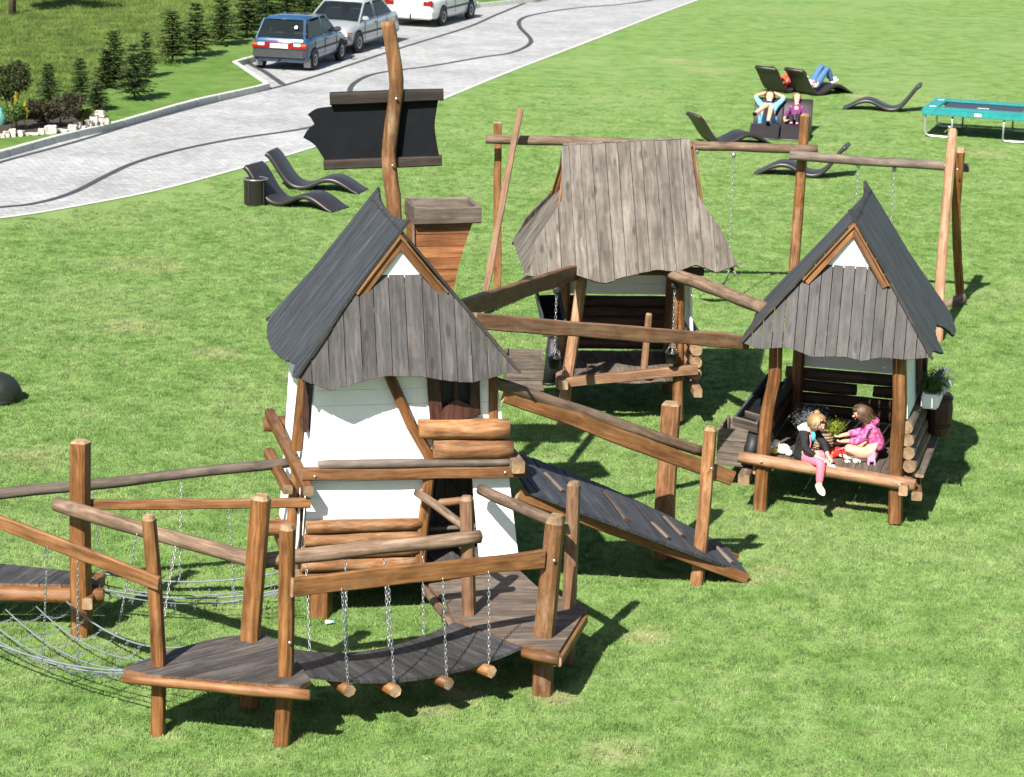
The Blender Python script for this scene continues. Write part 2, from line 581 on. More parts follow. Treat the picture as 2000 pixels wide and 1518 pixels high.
def grass_colour(nt, vec, deep, mid, pale, dry):
    n1 = N(nt, 'ShaderNodeTexNoise', i_Scale=0.22, i_Detail=4.0, i_Roughness=0.6)
    n2 = N(nt, 'ShaderNodeTexNoise', i_Scale=1.7, i_Detail=5.0, i_Roughness=0.65)
    n3 = N(nt, 'ShaderNodeTexNoise', i_Scale=26.0, i_Detail=4.0, i_Roughness=0.7)
    for n in (n1, n2, n3): nt.links.new(vec, n.inputs['Vector'])
    c = ramp(nt, n2.outputs['Fac'], [(0.32, deep), (0.5, mid), (0.7, pale)])
    d = N(nt, 'ShaderNodeMapRange', i_1=0.5, i_2=0.72, i_3=0.0, i_4=0.75)
    nt.links.new(n1.outputs['Fac'], d.inputs[0])
    c = mixc(nt, d.outputs[0], c, pale)
    n4 = N(nt, 'ShaderNodeTexNoise', i_Scale=0.75, i_Detail=6.0, i_Roughness=0.72)
    nt.links.new(vec, n4.inputs['Vector'])
    e = N(nt, 'ShaderNodeMapRange', i_1=0.6, i_2=0.74, i_3=0.0, i_4=0.65)
    nt.links.new(n4.outputs['Fac'], e.inputs[0])
    c = mixc(nt, e.outputs[0], c, dry)
    # trodden, yellowed spots
    acc = None
    for (px, py, pz), rad in WORN:
        ds = N(nt, 'ShaderNodeVectorMath', operation='DISTANCE')
        ds.inputs[1].default_value = (px, py, 0)
        nt.links.new(vec, ds.inputs[0])
        mr = N(nt, 'ShaderNodeMapRange', i_1=0.0, i_2=rad * 1.5, i_3=1.0, i_4=0.0)
        nt.links.new(ds.outputs['Value'], mr.inputs[0])
        if acc is None: acc = mr.outputs[0]
        else:
            mm = N(nt, 'ShaderNodeMath', operation='MAXIMUM')
            nt.links.new(acc, mm.inputs[0]); nt.links.new(mr.outputs[0], mm.inputs[1]); acc = mm.outputs[0]
    mu = N(nt, 'ShaderNodeMath', operation='MULTIPLY')
    nt.links.new(acc, mu.inputs[0]); nt.links.new(n4.outputs['Fac'], mu.inputs[1])
    wr = N(nt, 'ShaderNodeMapRange', i_1=0.22, i_2=0.62, i_3=0.0, i_4=0.75)
    nt.links.new(mu.outputs[0], wr.inputs[0])
    c = mixc(nt, wr.outputs[0], c, (.27, .25, .13))
    f = N(nt, 'ShaderNodeMapRange', i_1=0.3, i_2=0.7, i_3=0.62, i_4=1.38)
    nt.links.new(n3.outputs['Fac'], f.inputs[0])
    return mixc(nt, 1.0, c, f.outputs[0], 'MULTIPLY'), n3


def turf(name, deep, mid, pale, dry):
    m, nt, b = nodes(name)
    g = N(nt, 'ShaderNodeNewGeometry')
    c, n3 = grass_colour(nt, g.outputs['Position'], deep, mid, pale, dry)
    nt.links.new(c, b.inputs['Base Color'])
    b.inputs['Roughness'].default_value = 0.9
    b.inputs['Specular IOR Level'].default_value = 0.1
    bp = N(nt, 'ShaderNodeBump', i_Strength=0.5, i_Distance=0.03)
    nt.links.new(n3.outputs['Fac'], bp.inputs['Height'])
    nt.links.new(bp.outputs[0], b.inputs['Normal'])
    return m


def blades(name, deep, mid, pale, dry, gain=1.0):
    """grass leaf: normals leaned towards the sky, a little light comes through"""
    m, nt, b = nodes(name)
    g = N(nt, 'ShaderNodeNewGeometry')
    c, _ = grass_colour(nt, g.outputs['Position'], deep, mid, pale, dry)
    oi = N(nt, 'ShaderNodeObjectInfo')
    v = N(nt, 'ShaderNodeMapRange', i_3=0.5 * gain, i_4=1.5 * gain)
    nt.links.new(oi.outputs['Random'], v.inputs[0])
    c = mixc(nt, 1.0, c, v.outputs[0], 'MULTIPLY')
    mx = N(nt, 'ShaderNodeVectorMath', operation='MULTIPLY_ADD')
    mx.inputs[1].default_value = (0.55, 0.55, 0.55)
    mx.inputs[2].default_value = (0, 0, 0.8)
    nt.links.new(g.outputs['Normal'], mx.inputs[0])
    nm = N(nt, 'ShaderNodeVectorMath', operation='NORMALIZE')
    nt.links.new(mx.outputs[0], nm.inputs[0])
    nt.links.new(c, b.inputs['Base Color'])
    nt.links.new(nm.outputs[0], b.inputs['Normal'])
    b.inputs['Roughness'].default_value = 0.6
    b.inputs['Specular IOR Level'].default_value = 0.2
    tr = N(nt, 'ShaderNodeBsdfTranslucent')
    nt.links.new(c, tr.inputs[0])
    ms = N(nt, 'ShaderNodeMixShader', i_0=0.22)
    nt.links.new(b.outputs[0], ms.inputs[1]); nt.links.new(tr.outputs[0], ms.inputs[2])
    nt.links.new(ms.outputs[0], nt.nodes['Material Output'].inputs[0])
    return m


LAWN = ((.080, .150, .034), (.126, .207, .056), (.175, .242, .086), (.215, .230, .105))
MEAD = ((.045, .078, .014), (.075, .118, .022), (.11, .150, .034), (.14, .14, .05))
M_LAWN = turf('lawn_turf', *LAWN)
M_STRIP = turf('mown_strip_turf', (.055, .11, .02), (.085, .155, .032), (.12, .19, .045), (.14, .175, .06))
M_MEADOW = turf('meadow_turf', *MEAD)
M_BLADE = blades('lawn_blade', *LAWN, gain=1.12)
M_MBLADE = blades('meadow_blade', *MEAD, gain=1.15)


def paving(name):
    m, nt, b = nodes(name)
    g = N(nt, 'ShaderNodeNewGeometry')
    mp = N(nt, 'ShaderNodeMapping')
    mp.inputs['Rotation'].default_value = (0, 0, R(24))
    nt.links.new(g.outputs['Position'], mp.inputs[0])
    br = N(nt, 'ShaderNodeTexBrick', i_Scale=1.0)
    br.inputs['Brick Width'].default_value = 0.20
    br.inputs['Row Height'].default_value = 0.10
    br.inputs['Mortar Size'].default_value = 0.006
    br.inputs['Mortar Smooth'].default_value = 0.3
    br.inputs['Color1'].default_value = (.37, .374, .372, 1)
    br.inputs['Color2'].default_value = (.28, .284, .286, 1)
    br.inputs['Mortar'].default_value = (.13, .13, .125, 1)
    nt.links.new(mp.outputs[0], br.inputs['Vector'])
    n1 = N(nt, 'ShaderNodeTexNoise', i_Scale=0.45, i_Detail=6.0, i_Roughness=0.7)
    n2 = N(nt, 'ShaderNodeTexNoise', i_Scale=6.0, i_Detail=4.0, i_Roughness=0.7)
    for n in (n1, n2): nt.links.new(g.outputs['Position'], n.inputs['Vector'])
    a = N(nt, 'ShaderNodeMapRange', i_1=0.3, i_2=0.7, i_3=0.72, i_4=1.16)
    nt.links.new(n1.outputs['Fac'], a.inputs[0])
    c = mixc(nt, 1.0, br.outputs['Color'], a.outputs[0], 'MULTIPLY')
    a2 = N(nt, 'ShaderNodeMapRange', i_1=0.3, i_2=0.7, i_3=0.8, i_4=1.15)
    nt.links.new(n2.outputs['Fac'], a2.inputs[0])
    c = mixc(nt, 1.0, c, a2.outputs[0], 'MULTIPLY')
    nt.links.new(c, b.inputs['Base Color'])
    b.inputs['Roughness'].default_value = 0.8
    bp = N(nt, 'ShaderNodeBump', i_Strength=0.5, i_Distance=0.006)
    nt.links.new(br.outputs['Fac'], bp.inputs['Height'])
    bp.invert = True
    nt.links.new(bp.outputs[0], b.inputs['Normal'])
    return m


M_PAVE = paving('concrete_pavers')
M_DARKPAVE = plain('dark_setts', (.036, .040, .046), .8, vary=.5, scale=9, bump=.3)
M_KERB = plain('kerb_concrete', (.40, .40, .37), .85, vary=.15, scale=5, bump=.2)
M_STONE = plain('white_limestone', (.40, .375, .33), .85, vary=.35, scale=9, bump=.7)
M_SOIL = plain('bed_soil', (.035, .025, .018), .95, vary=.3, scale=12, bump=.8)

# ------------------------------------------------------------------ terrain, road
def sheet(name, pts, z, mat, kind='structure'):
    pts = [V3((p[0], p[1], z)) for p in pts]
    bm = bmesh.new()
    vs = [bm.verts.new(p) for p in pts]
    f = bm.faces.new(vs)
    if f.normal.z < 0: f.normal_flip()
    bm.normal_update()
    if f.normal.z < 0: f.normal_flip()
    bmesh.ops.triangulate(bm, faces=bm.faces[:])
    me = bpy.data.meshes.new(name)
    bm.to_mesh(me); bm.free()
    me.materials.append(mat)
    o = put(name, me)
    o['kind'] = kind
    return o


g = sheet('lawn', [(-400, -100), (400, -100), (400, 700), (-400, 700)], 0.0, M_LAWN)
ROAD_NEAR = [(-13.269, 40.805, 0), (-11.103, 42.69, 0), (-9.528, 43.94, 0), (-8.526, 45.163, 0), (-7.191, 47.261, 0), (-5.905, 50.12, 0), (-4.672, 53.144, 0), (-3.323, 57.124, 0), (-1.914, 62.288, 0), (-0.236, 68.437, 0), (2.133, 76.55, 0), (5.128, 86.962, 0), (7.561, 94.975, 0), (12.465, 110.807, 0), (20.424, 134.931, 0)]
KERB = [(-13.777, 42.447, 0.16), (-12.122, 46.747, 0.16), (-10.92, 50.533, 0.16), (-10.077, 53.259, 0.16), (-9.258, 55.167, 0.16), (-8.038, 59.194, 0.16), (-6.784, 62.107, 0.16), (-6.51, 62.893, 0.16), (-7.896, 67.46, 0.16), (-6.881, 71.271, 0.16), (-5.41, 75.909, 0.16), (-4.025, 80.082, 0.16), (-1.711, 86.069, 0.16), (0.561, 89.071, 0.16), (4.65, 96.843, 0.16), (11.42, 114.486, 0.16)]
near = [tuple(p) for p in smooth_line([(p[0], p[1]) for p in ROAD_NEAR], 4)]
kerb = [(p[0], p[1]) for p in KERB]
road_poly = [(p[0], p[1]) for p in near] + kerb[::-1]
sheet('road', road_poly, 0.006, M_PAVE)
KZ = 0.16
bank_poly = kerb + [(60, 260), (-160, 260), (-160, 30)]
bank = sheet('grass_bank', [(p[0], p[1]) for p in bank_poly], KZ - 0.012, M_STRIP)


def inside(x, y, poly):
    c = False
    for (x0, y0), (x1, y1) in zip([q[:2] for q in poly], [q[:2] for q in poly[1:] + poly[:1]]):
        if (y0 > y) != (y1 > y) and x < (x1 - x0) * (y - y0) / (y1 - y0) + x0: c = not c
    return c


def resample(pts, step):
    out = [V3((*pts[0][:2], 0))]
    carry = 0.0
    for a, b in zip(pts, pts[1:]):
        a, b = V3((*a[:2], 0)), V3((*b[:2], 0))
        L = (b - a).length
        d = step - carry
        while d <= L:
            out.append(a + (b - a) * d / L); d += step
        carry = L - (d - step)
    return out


# kerb of separate stones, one metre each, top 16 cm above the paving
kroot = thing('kerb', 'pale concrete kerb along the left side of the paved road', 'kerb', (kerb[3][0], kerb[3][1], 0), kind='structure')
segs = [kerb[:8], kerb[7:9], kerb[8:]]
kmesh = {}
for seg in segs:
    rs = resample(seg, 1.0)
    if (V3((*seg[-1][:2], 0)) - rs[-1]).length > 0.15: rs.append(V3((*seg[-1][:2], 0)))
    for a, b in zip(rs, rs[1:]):
        d = b - a
        if a.y > 150 or a.y < 33: continue
        L = d.length - 0.012
        key = round(L, 2)
        if key not in kmesh:
            o = box('kerb_stone', (0, 0, 0), (0.15, L, 0.24), M_KERB, bev=0.012)
            kmesh[key] = o.data
            bpy.data.objects.remove(o)
        n = V3((-d.y, d.x, 0)).normalized()
        M = Matrix.Translation((a + b) / 2 + n * 0.07 + V3((0, 0, KZ - 0.12 + RND.uniform(-.004, .004)))) @ Matrix.Rotation(math.atan2(d.y, d.x) - math.pi / 2 + RND.uniform(-.006, .006), 4, 'Z')
        put('kerb_stone', kmesh[key], kroot, M)


def ribbon(name, pts, w, z, mat):
    P = smooth_line([(p[0], p[1]) for p in pts], 6)
    vs, fs = [], []
    for i, p in enumerate(P):
        d = (P[min(i + 1, len(P) - 1)] - P[max(i - 1, 0)]).normalized()
        n = V3((-d.y, d.x, 0))
        vs += [(p + n * w / 2).to_tuple()[:2] + (z,), (p - n * w / 2).to_tuple()[:2] + (z,)]
    for i in range(len(P) - 1): fs.append((2 * i + 1, 2 * i + 3, 2 * i + 2, 2 * i))
    o = put(name, mesh(name, vs, fs, mat))
    o['kind'] = 'structure'
    return o


ribbon('dark_sett_line', [(-11.982, 46.169, 0), (-10.836, 50.117, 0), (-9.862, 52.995, 0), (-8.825, 56.537, 0), (-7.598, 60.19, 0), (-6.24, 63.68, 0), (-5.424, 66.386, 0), (-4.638, 69.301, 0), (-3.605, 73.198, 0), (-1.813, 79.431, 0), (-0.934, 83.707, 0), (0.043, 88.26, 0), (1.594, 95.692, 0)], .14, .011, M_DARKPAVE)
ribbon('dark_sett_line', [(-11.352, 43.675, 0), (-9.738, 44.928, 0), (-9.166, 45.456, 0), (-8.705, 46.672, 0), (-8.375, 48.871, 0), (-8.057, 50.577, 0), (-7.401, 52.382, 0), (-6.433, 54.129, 0), (-4.991, 56.066, 0), (-4.293, 57.895, 0), (-4.096, 60.396, 0), (-4.437, 63.002, 0), (-4.356, 65.151, 0), (-3.883, 66.946, 0), (-2.566, 68.774, 0), (-1.084, 71.368, 0), (-0.354, 72.457, 0), (0.181, 74.502, 0), (0.293, 76.553, 0), (-0.059, 80.196, 0), (-0.015, 82.722, 0), (0.549, 84.636, 0), (1.838, 87.017, 0), (4.563, 90.516, 0), (7.845, 98.734, 0)], .14, .016, M_DARKPAVE)
ribbon('dark_sett_line', [(-6.261, 63.889, 0), (-6.96, 66.287, 0), (-7.852, 69.208, 0), (-7.451, 70.965, 0), (-6.978, 72.275, 0)], .18, .013, M_DARKPAVE)
# pale edging between lawn and paving
ribbon('road_edging', [(p[0] + .03, p[1] - .06) for p in near], .12, .012, M_KERB)

# ------------------------------------------------------------------ grass that stands up
def clump(name, n, rad, h0, h1, w, mat):
    rn = random.Random(5)
    vs, fs = [], []
    for i in range(n):
        a, q = rn.uniform(0, 6.283), rad * math.sqrt(rn.random())
        x, y = q * math.cos(a), q * math.sin(a)
        h = rn.uniform(h0, h1)
        b = rn.uniform(0, 6.283)
        dx, dy = math.cos(b), math.sin(b)
        lx, ly = rn.uniform(-.6, .6) * h, rn.uniform(-.6, .6) * h
        k = len(vs)
        vs += [(x - dx * w / 2, y - dy * w / 2, -.004), (x + dx * w / 2, y + dy * w / 2, -.004),
               (x + lx * .4 + dx * w * .4, y + ly * .4 + dy * w * .4, h * .6), (x + lx * .4 - dx * w * .4, y + ly * .4 - dy * w * .4, h * .6), (x + lx, y + ly, h)]
        fs += [(k, k + 1, k + 2, k + 3), (k + 3, k + 2, k + 4)]
    me = mesh(name, vs, fs, mat)
    return me


def scatter(name, cells, size, z, dens, clump_me, label, cat, smin, smax):
    """field of grass: one sheet of cells, tufts set on it by geometry nodes"""
    vs, fs, dn = [], [], []
    for (x, y, d) in cells:
        k = len(vs)
        vs += [(x, y, z), (x + size, y, z), (x + size, y + size, z), (x, y + size, z)]
        fs.append((k, k + 1, k + 2, k + 3)); dn += [d] * 4
    me = mesh(name, vs, fs, clump_me.materials[0])
    at = me.attributes.new('dens', 'FLOAT', 'POINT')
    for i, d in enumerate(dn): at.data[i].value = d * dens
    o = put(name, me)
    tag(o, label, cat, kind='stuff')
    src = bpy.data.objects.new(name + '_tuft', clump_me)       # tuft shape, used only by the node tree
    ng = bpy.data.node_groups.new(name, 'GeometryNodeTree')
    ng.interface.new_socket('Geometry', in_out='INPUT', socket_type='NodeSocketGeometry')
    ng.interface.new_socket('Geometry', in_out='OUTPUT', socket_type='NodeSocketGeometry')
    gi, go = ng.nodes.new('NodeGroupInput'), ng.nodes.new('NodeGroupOutput')
    di = ng.nodes.new('GeometryNodeDistributePointsOnFaces')
    na = ng.nodes.new('GeometryNodeInputNamedAttribute'); na.data_type = 'FLOAT'; na.inputs[0].default_value = 'dens'
    oi = ng.nodes.new('GeometryNodeObjectInfo'); oi.inputs[0].default_value = src
    ip = ng.nodes.new('GeometryNodeInstanceOnPoints')
    rr = ng.nodes.new('FunctionNodeRandomValue'); rr.data_type = 'FLOAT_VECTOR'
    rr.inputs[0].default_value = (-.12, -.12, 0); rr.inputs[1].default_value = (.12, .12, 6.283)
    rs = ng.nodes.new('FunctionNodeRandomValue'); rs.data_type = 'FLOAT'
    rs.inputs[2].default_value = smin; rs.inputs[3].default_value = smax
    L = ng.links.new
    L(gi.outputs[0], di.inputs['Mesh']); L(na.outputs[0], di.inputs['Density'])
    L(di.outputs['Points'], ip.inputs['Points']); L(oi.outputs['Geometry'], ip.inputs['Instance'])
    L(rr.outputs[0], ip.inputs['Rotation']); L(rs.outputs[1], ip.inputs['Scale'])
    L(ip.outputs[0], go.inputs[0])
    md = o.modifiers.new('tufts', 'NODES')
    md.node_group = ng
    return o


cells = []
y = 16.0
while y < 66:
    x = -0.235 * y - 4
    while x < 0.235 * y + 4:
        cx, cy = x + .5, y + .5
        if not inside(cx, cy, road_poly) and not inside(cx, cy, bank_poly) and not inside(cx - .5, cy + .5, road_poly):
            d = 1.0 if y < 34 else max(0.12, 1.0 - (y - 34) / 30)
            cells.append((x, y, d))
        x += 1.0
    y += 1.0
scatter('lawn_grass', cells, 1.0, 0.0, 240, clump('tuft', 17, .055, .014, .038, .0055, M_BLADE), 'short mown lawn grass around the wooden play houses', 'grass', .75, 1.25)

MEADOW_EDGE = [(-13.553, 49.877, 0.16), (-12.098, 52.899, 0.16), (-11.419, 56.285, 0.16), (-10.886, 59.296, 0.16), (-10.261, 62.43, 0.16), (-9.872, 67.999, 0.16), (-9.047, 72.967, 0.16), (-8.062, 76.783, 0.16), (-6.553, 82.17, 0.16), (-4.779, 87.553, 0.16), (-1.432, 96.401, 0.16)]
mpoly = [(p[0], p[1]) for p in MEADOW_EDGE] + [(20, 200), (-90, 200), (-90, 40)]
sheet('meadow', mpoly, KZ - 0.006, M_MEADOW)
cells = []
y = 44.0
while y < 125:
    x = -0.235 * y - 8
    while x < 4:
        if inside(x + .5, y + .5, mpoly): cells.append((x, y, 1.0 if y < 95 else .5))
        x += 1.0
    y += 1.0
scatter('meadow_grass', cells, 1.0, KZ - .006, 10, clump('meadow_tuft', 60, .30, .03, .12, .012, M_MBLADE), 'tall rough meadow grass behind the row of young spruces', 'grass', .6, 1.3)

# ------------------------------------------------------------------ play houses
class Frame:
    """local axes of a house: u along its front, w into it, z up"""
    def __init__(s, x, y, deg):
        s.x, s.y, s.yaw = x, y, R(deg)
        s.M = Matrix.Translation((x, y, 0)) @ Matrix.Rotation(s.yaw, 4, 'Z')
    def __call__(s, u, w, z): return s.M @ V3((u, w, z))
    def d(s, u, w, z): return s.M.to_3x3() @ V3((u, w, z))


FA, FB, FC = Frame(-1.95, 22.75, 12.5), Frame(.68, 30.4, 4), Frame(2.91, 26.85, -15)
WHITE2 = [M_WHITE, M_WHITE]


def bolt(p, nrm, parent, r=0.016):
    lathe('bolt', [(r, 0), (r, .008), (r * .6, .014)], M_BOLT, parent, axes(nrm, (0, 0, 1), p), n=8)


def roof(parent, f, uc, half, zr, zc, front, back, mats_main, mats_hip, bw=.13, hw=.15, waves=((), ()), hip_wave=(), hipz=None, tip=-1, tri=.0, gap=.004, hip_half=None):
    """hip-and-gable roof: f(u,w,z) local->world. half = (left, right) run; front/back = (w at ridge, w at kink, t of kink, w at eave)"""
    for s in (-1, 1):
        hs = half[0 if s < 0 else 1]
        slope = math.hypot(hs, zr - zc)
        O = f(uc, 0, zr)
        ew = (f(uc, 1, zr) - O).normalized()
        up = (O - f(uc + s * hs, 0, zc)).normalized()
        tabF = [(0, front[0]), (front[2] * slope, front[1])] + ([(front[4][0] * slope, front[4][1])] if len(front) > 4 else []) + [(slope, front[3])]
        tabB = [(0, back[0]), (back[2] * slope, back[1])] + ([(back[4][0] * slope, back[4][1])] if len(back) > 4 else []) + [(slope, back[3])]
        x0, x1 = min(front[0], front[1], front[3]), max(back[0], back[1], back[3])
        wave = waves[0 if s < 0 else 1]
        def top(x):
            # distance down the slope at which the board starts
            d = 0.0
            while d < slope and not (lerp_table(tabF, d) - 1e-6 <= x <= lerp_table(tabB, d) + 1e-6): d += .01
            k = RIDGE(x - front[0], back[0] - front[0]) if d < .01 and s == tip else 0
            return -d + k
        def bot(x):
            t = (x - x0) / (x1 - x0)
            return -slope + (lerp_table(wave, t) if wave else 0)
        if ew.cross(up).z > 0:
            planks('roof_board', O, ew, up, x0, x1, top, bot, bw, .03, mats_main, parent, gap=gap, jit=.004, ends=.008)
        else:
            planks('roof_board', O, -ew, up, -x1, -x0, lambda x: top(-x), lambda x: bot(-x), bw, .03, mats_main, parent, gap=gap, jit=.004, ends=.008)
    # sloping boarded gables under the small gable triangles
    for which, (wr, wk, tk, we) in (('front', front[:4]), ('back', back[:4])):
        sg = 1 if which == 'front' else -1
        zt = hipz
        tt = (zt - zr) / (zc - zr)
        wt = wk + (.07 * sg)
        wl = we + (.035 * sg)
        ctr = f(uc, wl, zc - .03)
        eu = (f(uc + 1, wl, zc) - f(uc, wl, zc)).normalized() * sg
        eup = (f(uc, wt, zt) - ctr)
        H = eup.length
        eup.normalize()
        hl, hr = (hip_half or half) if sg > 0 else half[::-1]
        hl, hr = hl * .985, hr * .985
        def htop(x):
            hb = hl if x < 0 else hr
            a = abs(x)
            ht = hb * tt * .80
            return H if a <= ht else max(0, min(H, H * (1 - (a - ht) / (hb - ht)) + .035))
        def hbot(x):
            return lerp_table(hip_wave, x * sg / (hl if x < 0 else hr)) if hip_wave else 0
        planks('gable_board', ctr, eu, eup, -hl, hr, htop, hbot, hw, .026, mats_hip, parent, gap=.009, jit=.003, ends=.006)
        # small white triangle and the boards under the roof edge
        zz = zt - .03
        wtri = wt + tri * sg
        q = (zz - zr) / (zc - zr)
        kq = .82 if sg > 0 else .6
        poly_prism('gable_panel', [f(uc - half[0] * q * kq, wtri, zz), f(uc + half[1] * q * kq, wtri, zz), f(uc, wtri, zr - .14)], f.d(0, -sg, 0), .03, M_WHITE, parent)
        for s in (-1, 1):
            hs = half[0 if s < 0 else 1]
            tb = tt + .10
            nrm = f.d(s * (zr - zc), 0, hs).normalized()          # out of the roof plane
            wa, wb = wr + .07 * sg, lerp_table([(0, wr), (tk, wk), (1, we)], tb) + .07 * sg
            for dd, ww, off in ((.092, .03, -.03), (.052, .028, -.062)):
                pa = f(uc + s * .03, wa + off * sg, zr - .03) - nrm * dd
                pb = f(uc + s * hs * tb, wb + off * sg, zr + (zc - zr) * tb) - nrm * dd
                beam('barge_board', pa, pb, ww, .085 if off > -.05 else .026, [W_PLANK, W_EDGE], parent, up=nrm, ch=.005, wav=.004)
    beam('ridge_beam', f(uc, front[0] + .08, zr - .12), f(uc, back[0] - .08, zr - .12), .06, .1, [W_DARKBEAM, W_END], parent)


def RIDGE(x, L):
    """the ridge dips between raised tips"""
    t = max(0, min(1, x / max(.01, L)))
    return .02 + .10 * abs(2 * t - 1) ** 2.5


def boards_wall(parent, f, bl, br, tl, tr, mats, h=.155, openings=(), thick=.03, name='wall_board', z_holes=()):
    """horizontal boards between two leaning edges; corners are local (u,w,z)"""
    bl, br, tl, tr = map(V3, (bl, br, tl, tr))
    z = bl.z
    zt = tl.z
    while z < zt - .02:
        z2 = min(z + h, zt)
        def row(zq):
            t = (zq - bl.z) / (zt - bl.z)
            return bl.lerp(tl, t), br.lerp(tr, t)
        a0, b0 = row(z); a1, b1 = row(z2)
        zm = (z + z2) / 2
        cuts = [(s, e) for s, e, lo, hi in openings if lo < zm < hi]
        ivs = [(0.0, 1.0)]
        for s, e in cuts:
            nv = []
            for p, q in ivs:
                if e <= p or s >= q: nv.append((p, q)); continue
                if s > p: nv.append((p, s))
                if e < q: nv.append((e, q))
            ivs = nv
        for p, q in ivs:
            A, B, Cc, Dd = f(*a0.lerp(b0, p)), f(*a0.lerp(b0, q)), f(*a1.lerp(b1, q)), f(*a1.lerp(b1, p))
            ex = (B - A).normalized()
            n = ex.cross(Dd - A).normalized()
            c = (A + B + Cc + Dd) / 4
            g = .0012
            upv = V3((0, 0, g))
            off = n * RND.uniform(-.0015, .0015)
            Mx = axes(ex, (0, 0, 1), c)
            Mi = Mx.inverted()
            front = [A + upv + off, B + upv + off, Cc - upv + off, Dd - upv + off]
            vs = [Mi @ v for v in front] + [Mi @ (v - n * thick) for v in front]
            fs = [(0, 1, 2, 3), (7, 6, 5, 4), (0, 4, 5, 1), (1, 5, 6, 2), (2, 6, 7, 3), (3, 7, 4, 0)]
            put(name, mesh(name, vs, fs, mats), parent, Mx)
        z = z2


def quad_board(name, A_, B_, C_, D_, n, thick, mats, parent):
    """board with horizontal grain between four corners"""
    ex = (B_ - A_).normalized()
    c = (A_ + B_ + C_ + D_) / 4
    Mx = axes(ex, (0, 0, 1), c)
    Mi = Mx.inverted()
    n = V3(n).normalized()
    vs = [Mi @ v for v in (A_, B_, C_, D_)] + [Mi @ (v - n * thick) for v in (A_, B_, C_, D_)]
    me = mesh(name, vs, [(0, 1, 2, 3), (7, 6, 5, 4), (0, 4, 5, 1), (1, 5, 6, 2), (2, 6, 7, 3), (3, 7, 4, 0)], mats)
    bm = bmesh.new(); bm.from_mesh(me); bmesh.ops.recalc_face_normals(bm, faces=bm.faces); bm.to_mesh(me); bm.free()
    return put(name, me, parent, Mx)


# ================= tall house with the ramp (left)
A = thing('play_house', 'tall two storey white play house with charcoal roof and chimney', 'play house', FA(1.0, .7, 0), FA.yaw, 'wooden play houses')
for u, w in ((.12, .12), (1.95, .12), (.12, 1.75), (1.95, 1.75)):
    post('leg', [FA(u, w, -.05), FA(u, w, .5)], .125, M_POSTS, A, top=.01)
planks('floor_board', FA(0, 0, .53), FA.d(1, 0, 0), FA.d(0, 1, 0), -.02, 2.08, lambda x: 1.88, lambda x: .0, .14, .03, [W_DECK], A)
beam('sill_beam', FA(-.12, -.02, .45), FA(2.12, -.02, .45), .1, .11, [W_PLANK, W_END], A)
beam('sill_beam', FA(-.12, 1.88, .45), FA(2.12, 1.88, .45), .1, .11, [W_PLANK, W_END], A)
z0, z1 = .5, 2.62
ul = lambda z: -.08 + .13 * (z - z0) / 2.1
ur = lambda z: 2.12 - .30 * (z - z0) / 2.1
W2 = 1.92
# front wall : fractions of the width are cut out for the door and the window
boards_wall(A, FA, (ul(z0), 0, z0), (ur(z0), 0, z0), (ul(z1), 0, z1), (ur(z1), 0, z1), WHITE2,
            openings=[(.565, .815, z0, 1.50), (.655, .875, 2.02, 2.48)])
boards_wall(A, FA, (ur(z0), W2, z0), (ul(z0), W2, z0), (ur(z1), W2, z1), (ul(z1), W2, z1), WHITE2)
boards_wall(A, FA, (ul(z0), W2, z0), (ul(z0), .03, z0), (ul(z1), W2, z1), (ul(z1), .03, z1), WHITE2, openings=[(.70, .945, 1.95, 2.42), (.84, .985, z0, 1.45)])
boards_wall(A, FA, (ur(z0), .03, z0), (ur(z0), W2, z0), (ur(z1), .03, z1), (ur(z1), W2, z1), WHITE2, openings=[(.1, .7, 1.55, 2.3)])
planks('inner_board', FA(1.22, .62, .53), FA.d(1, 0, 0), (0, 0, 1), 0, .75, lambda x: .98, lambda x: 0, .12, .025, [W_DECK], A)
planks('upper_floor_board', FA(0, .04, 1.5), FA.d(1, 0, 0), FA.d(0, 1, 0), .02, 1.95, lambda x: 1.82, lambda x: .0, .16, .03, [W_DECK], A)
# door: jamb, white side panel, bench inside
post('door_jamb', [FA(1.09, -.055, .5), FA(1.12, -.055, 1.0), FA(1.17, -.055, 1.49)], .062, M_POSTS, A, top=.01, yaw=.22)
beam('door_lintel', FA(1.12, -.01, 1.475), FA(1.8, -.01, 1.475), .06, .07, [W_FRAME, W_END], A)
beam('bench_board', FA(1.24, .35, .82), FA(1.75, .35, .82), .2, .04, [W_DECKB, W_END], A)
log('bench_rail', FA(1.18, .05, 1.16), FA(1.78, .16, 1.16), .04, mats=[W_LIGHT, W_END], parent=A)
# lower stack of round logs
for k in range(4):
    zz = .585 + k * .132
    log('wall_log', FA(-.10 + .015 * k, -.055, zz + .01), FA(1.06 + .01 * k, -.055, zz), .07, .062, [W_WALLLOG, W_END], A, rough=.09, wob=.006)
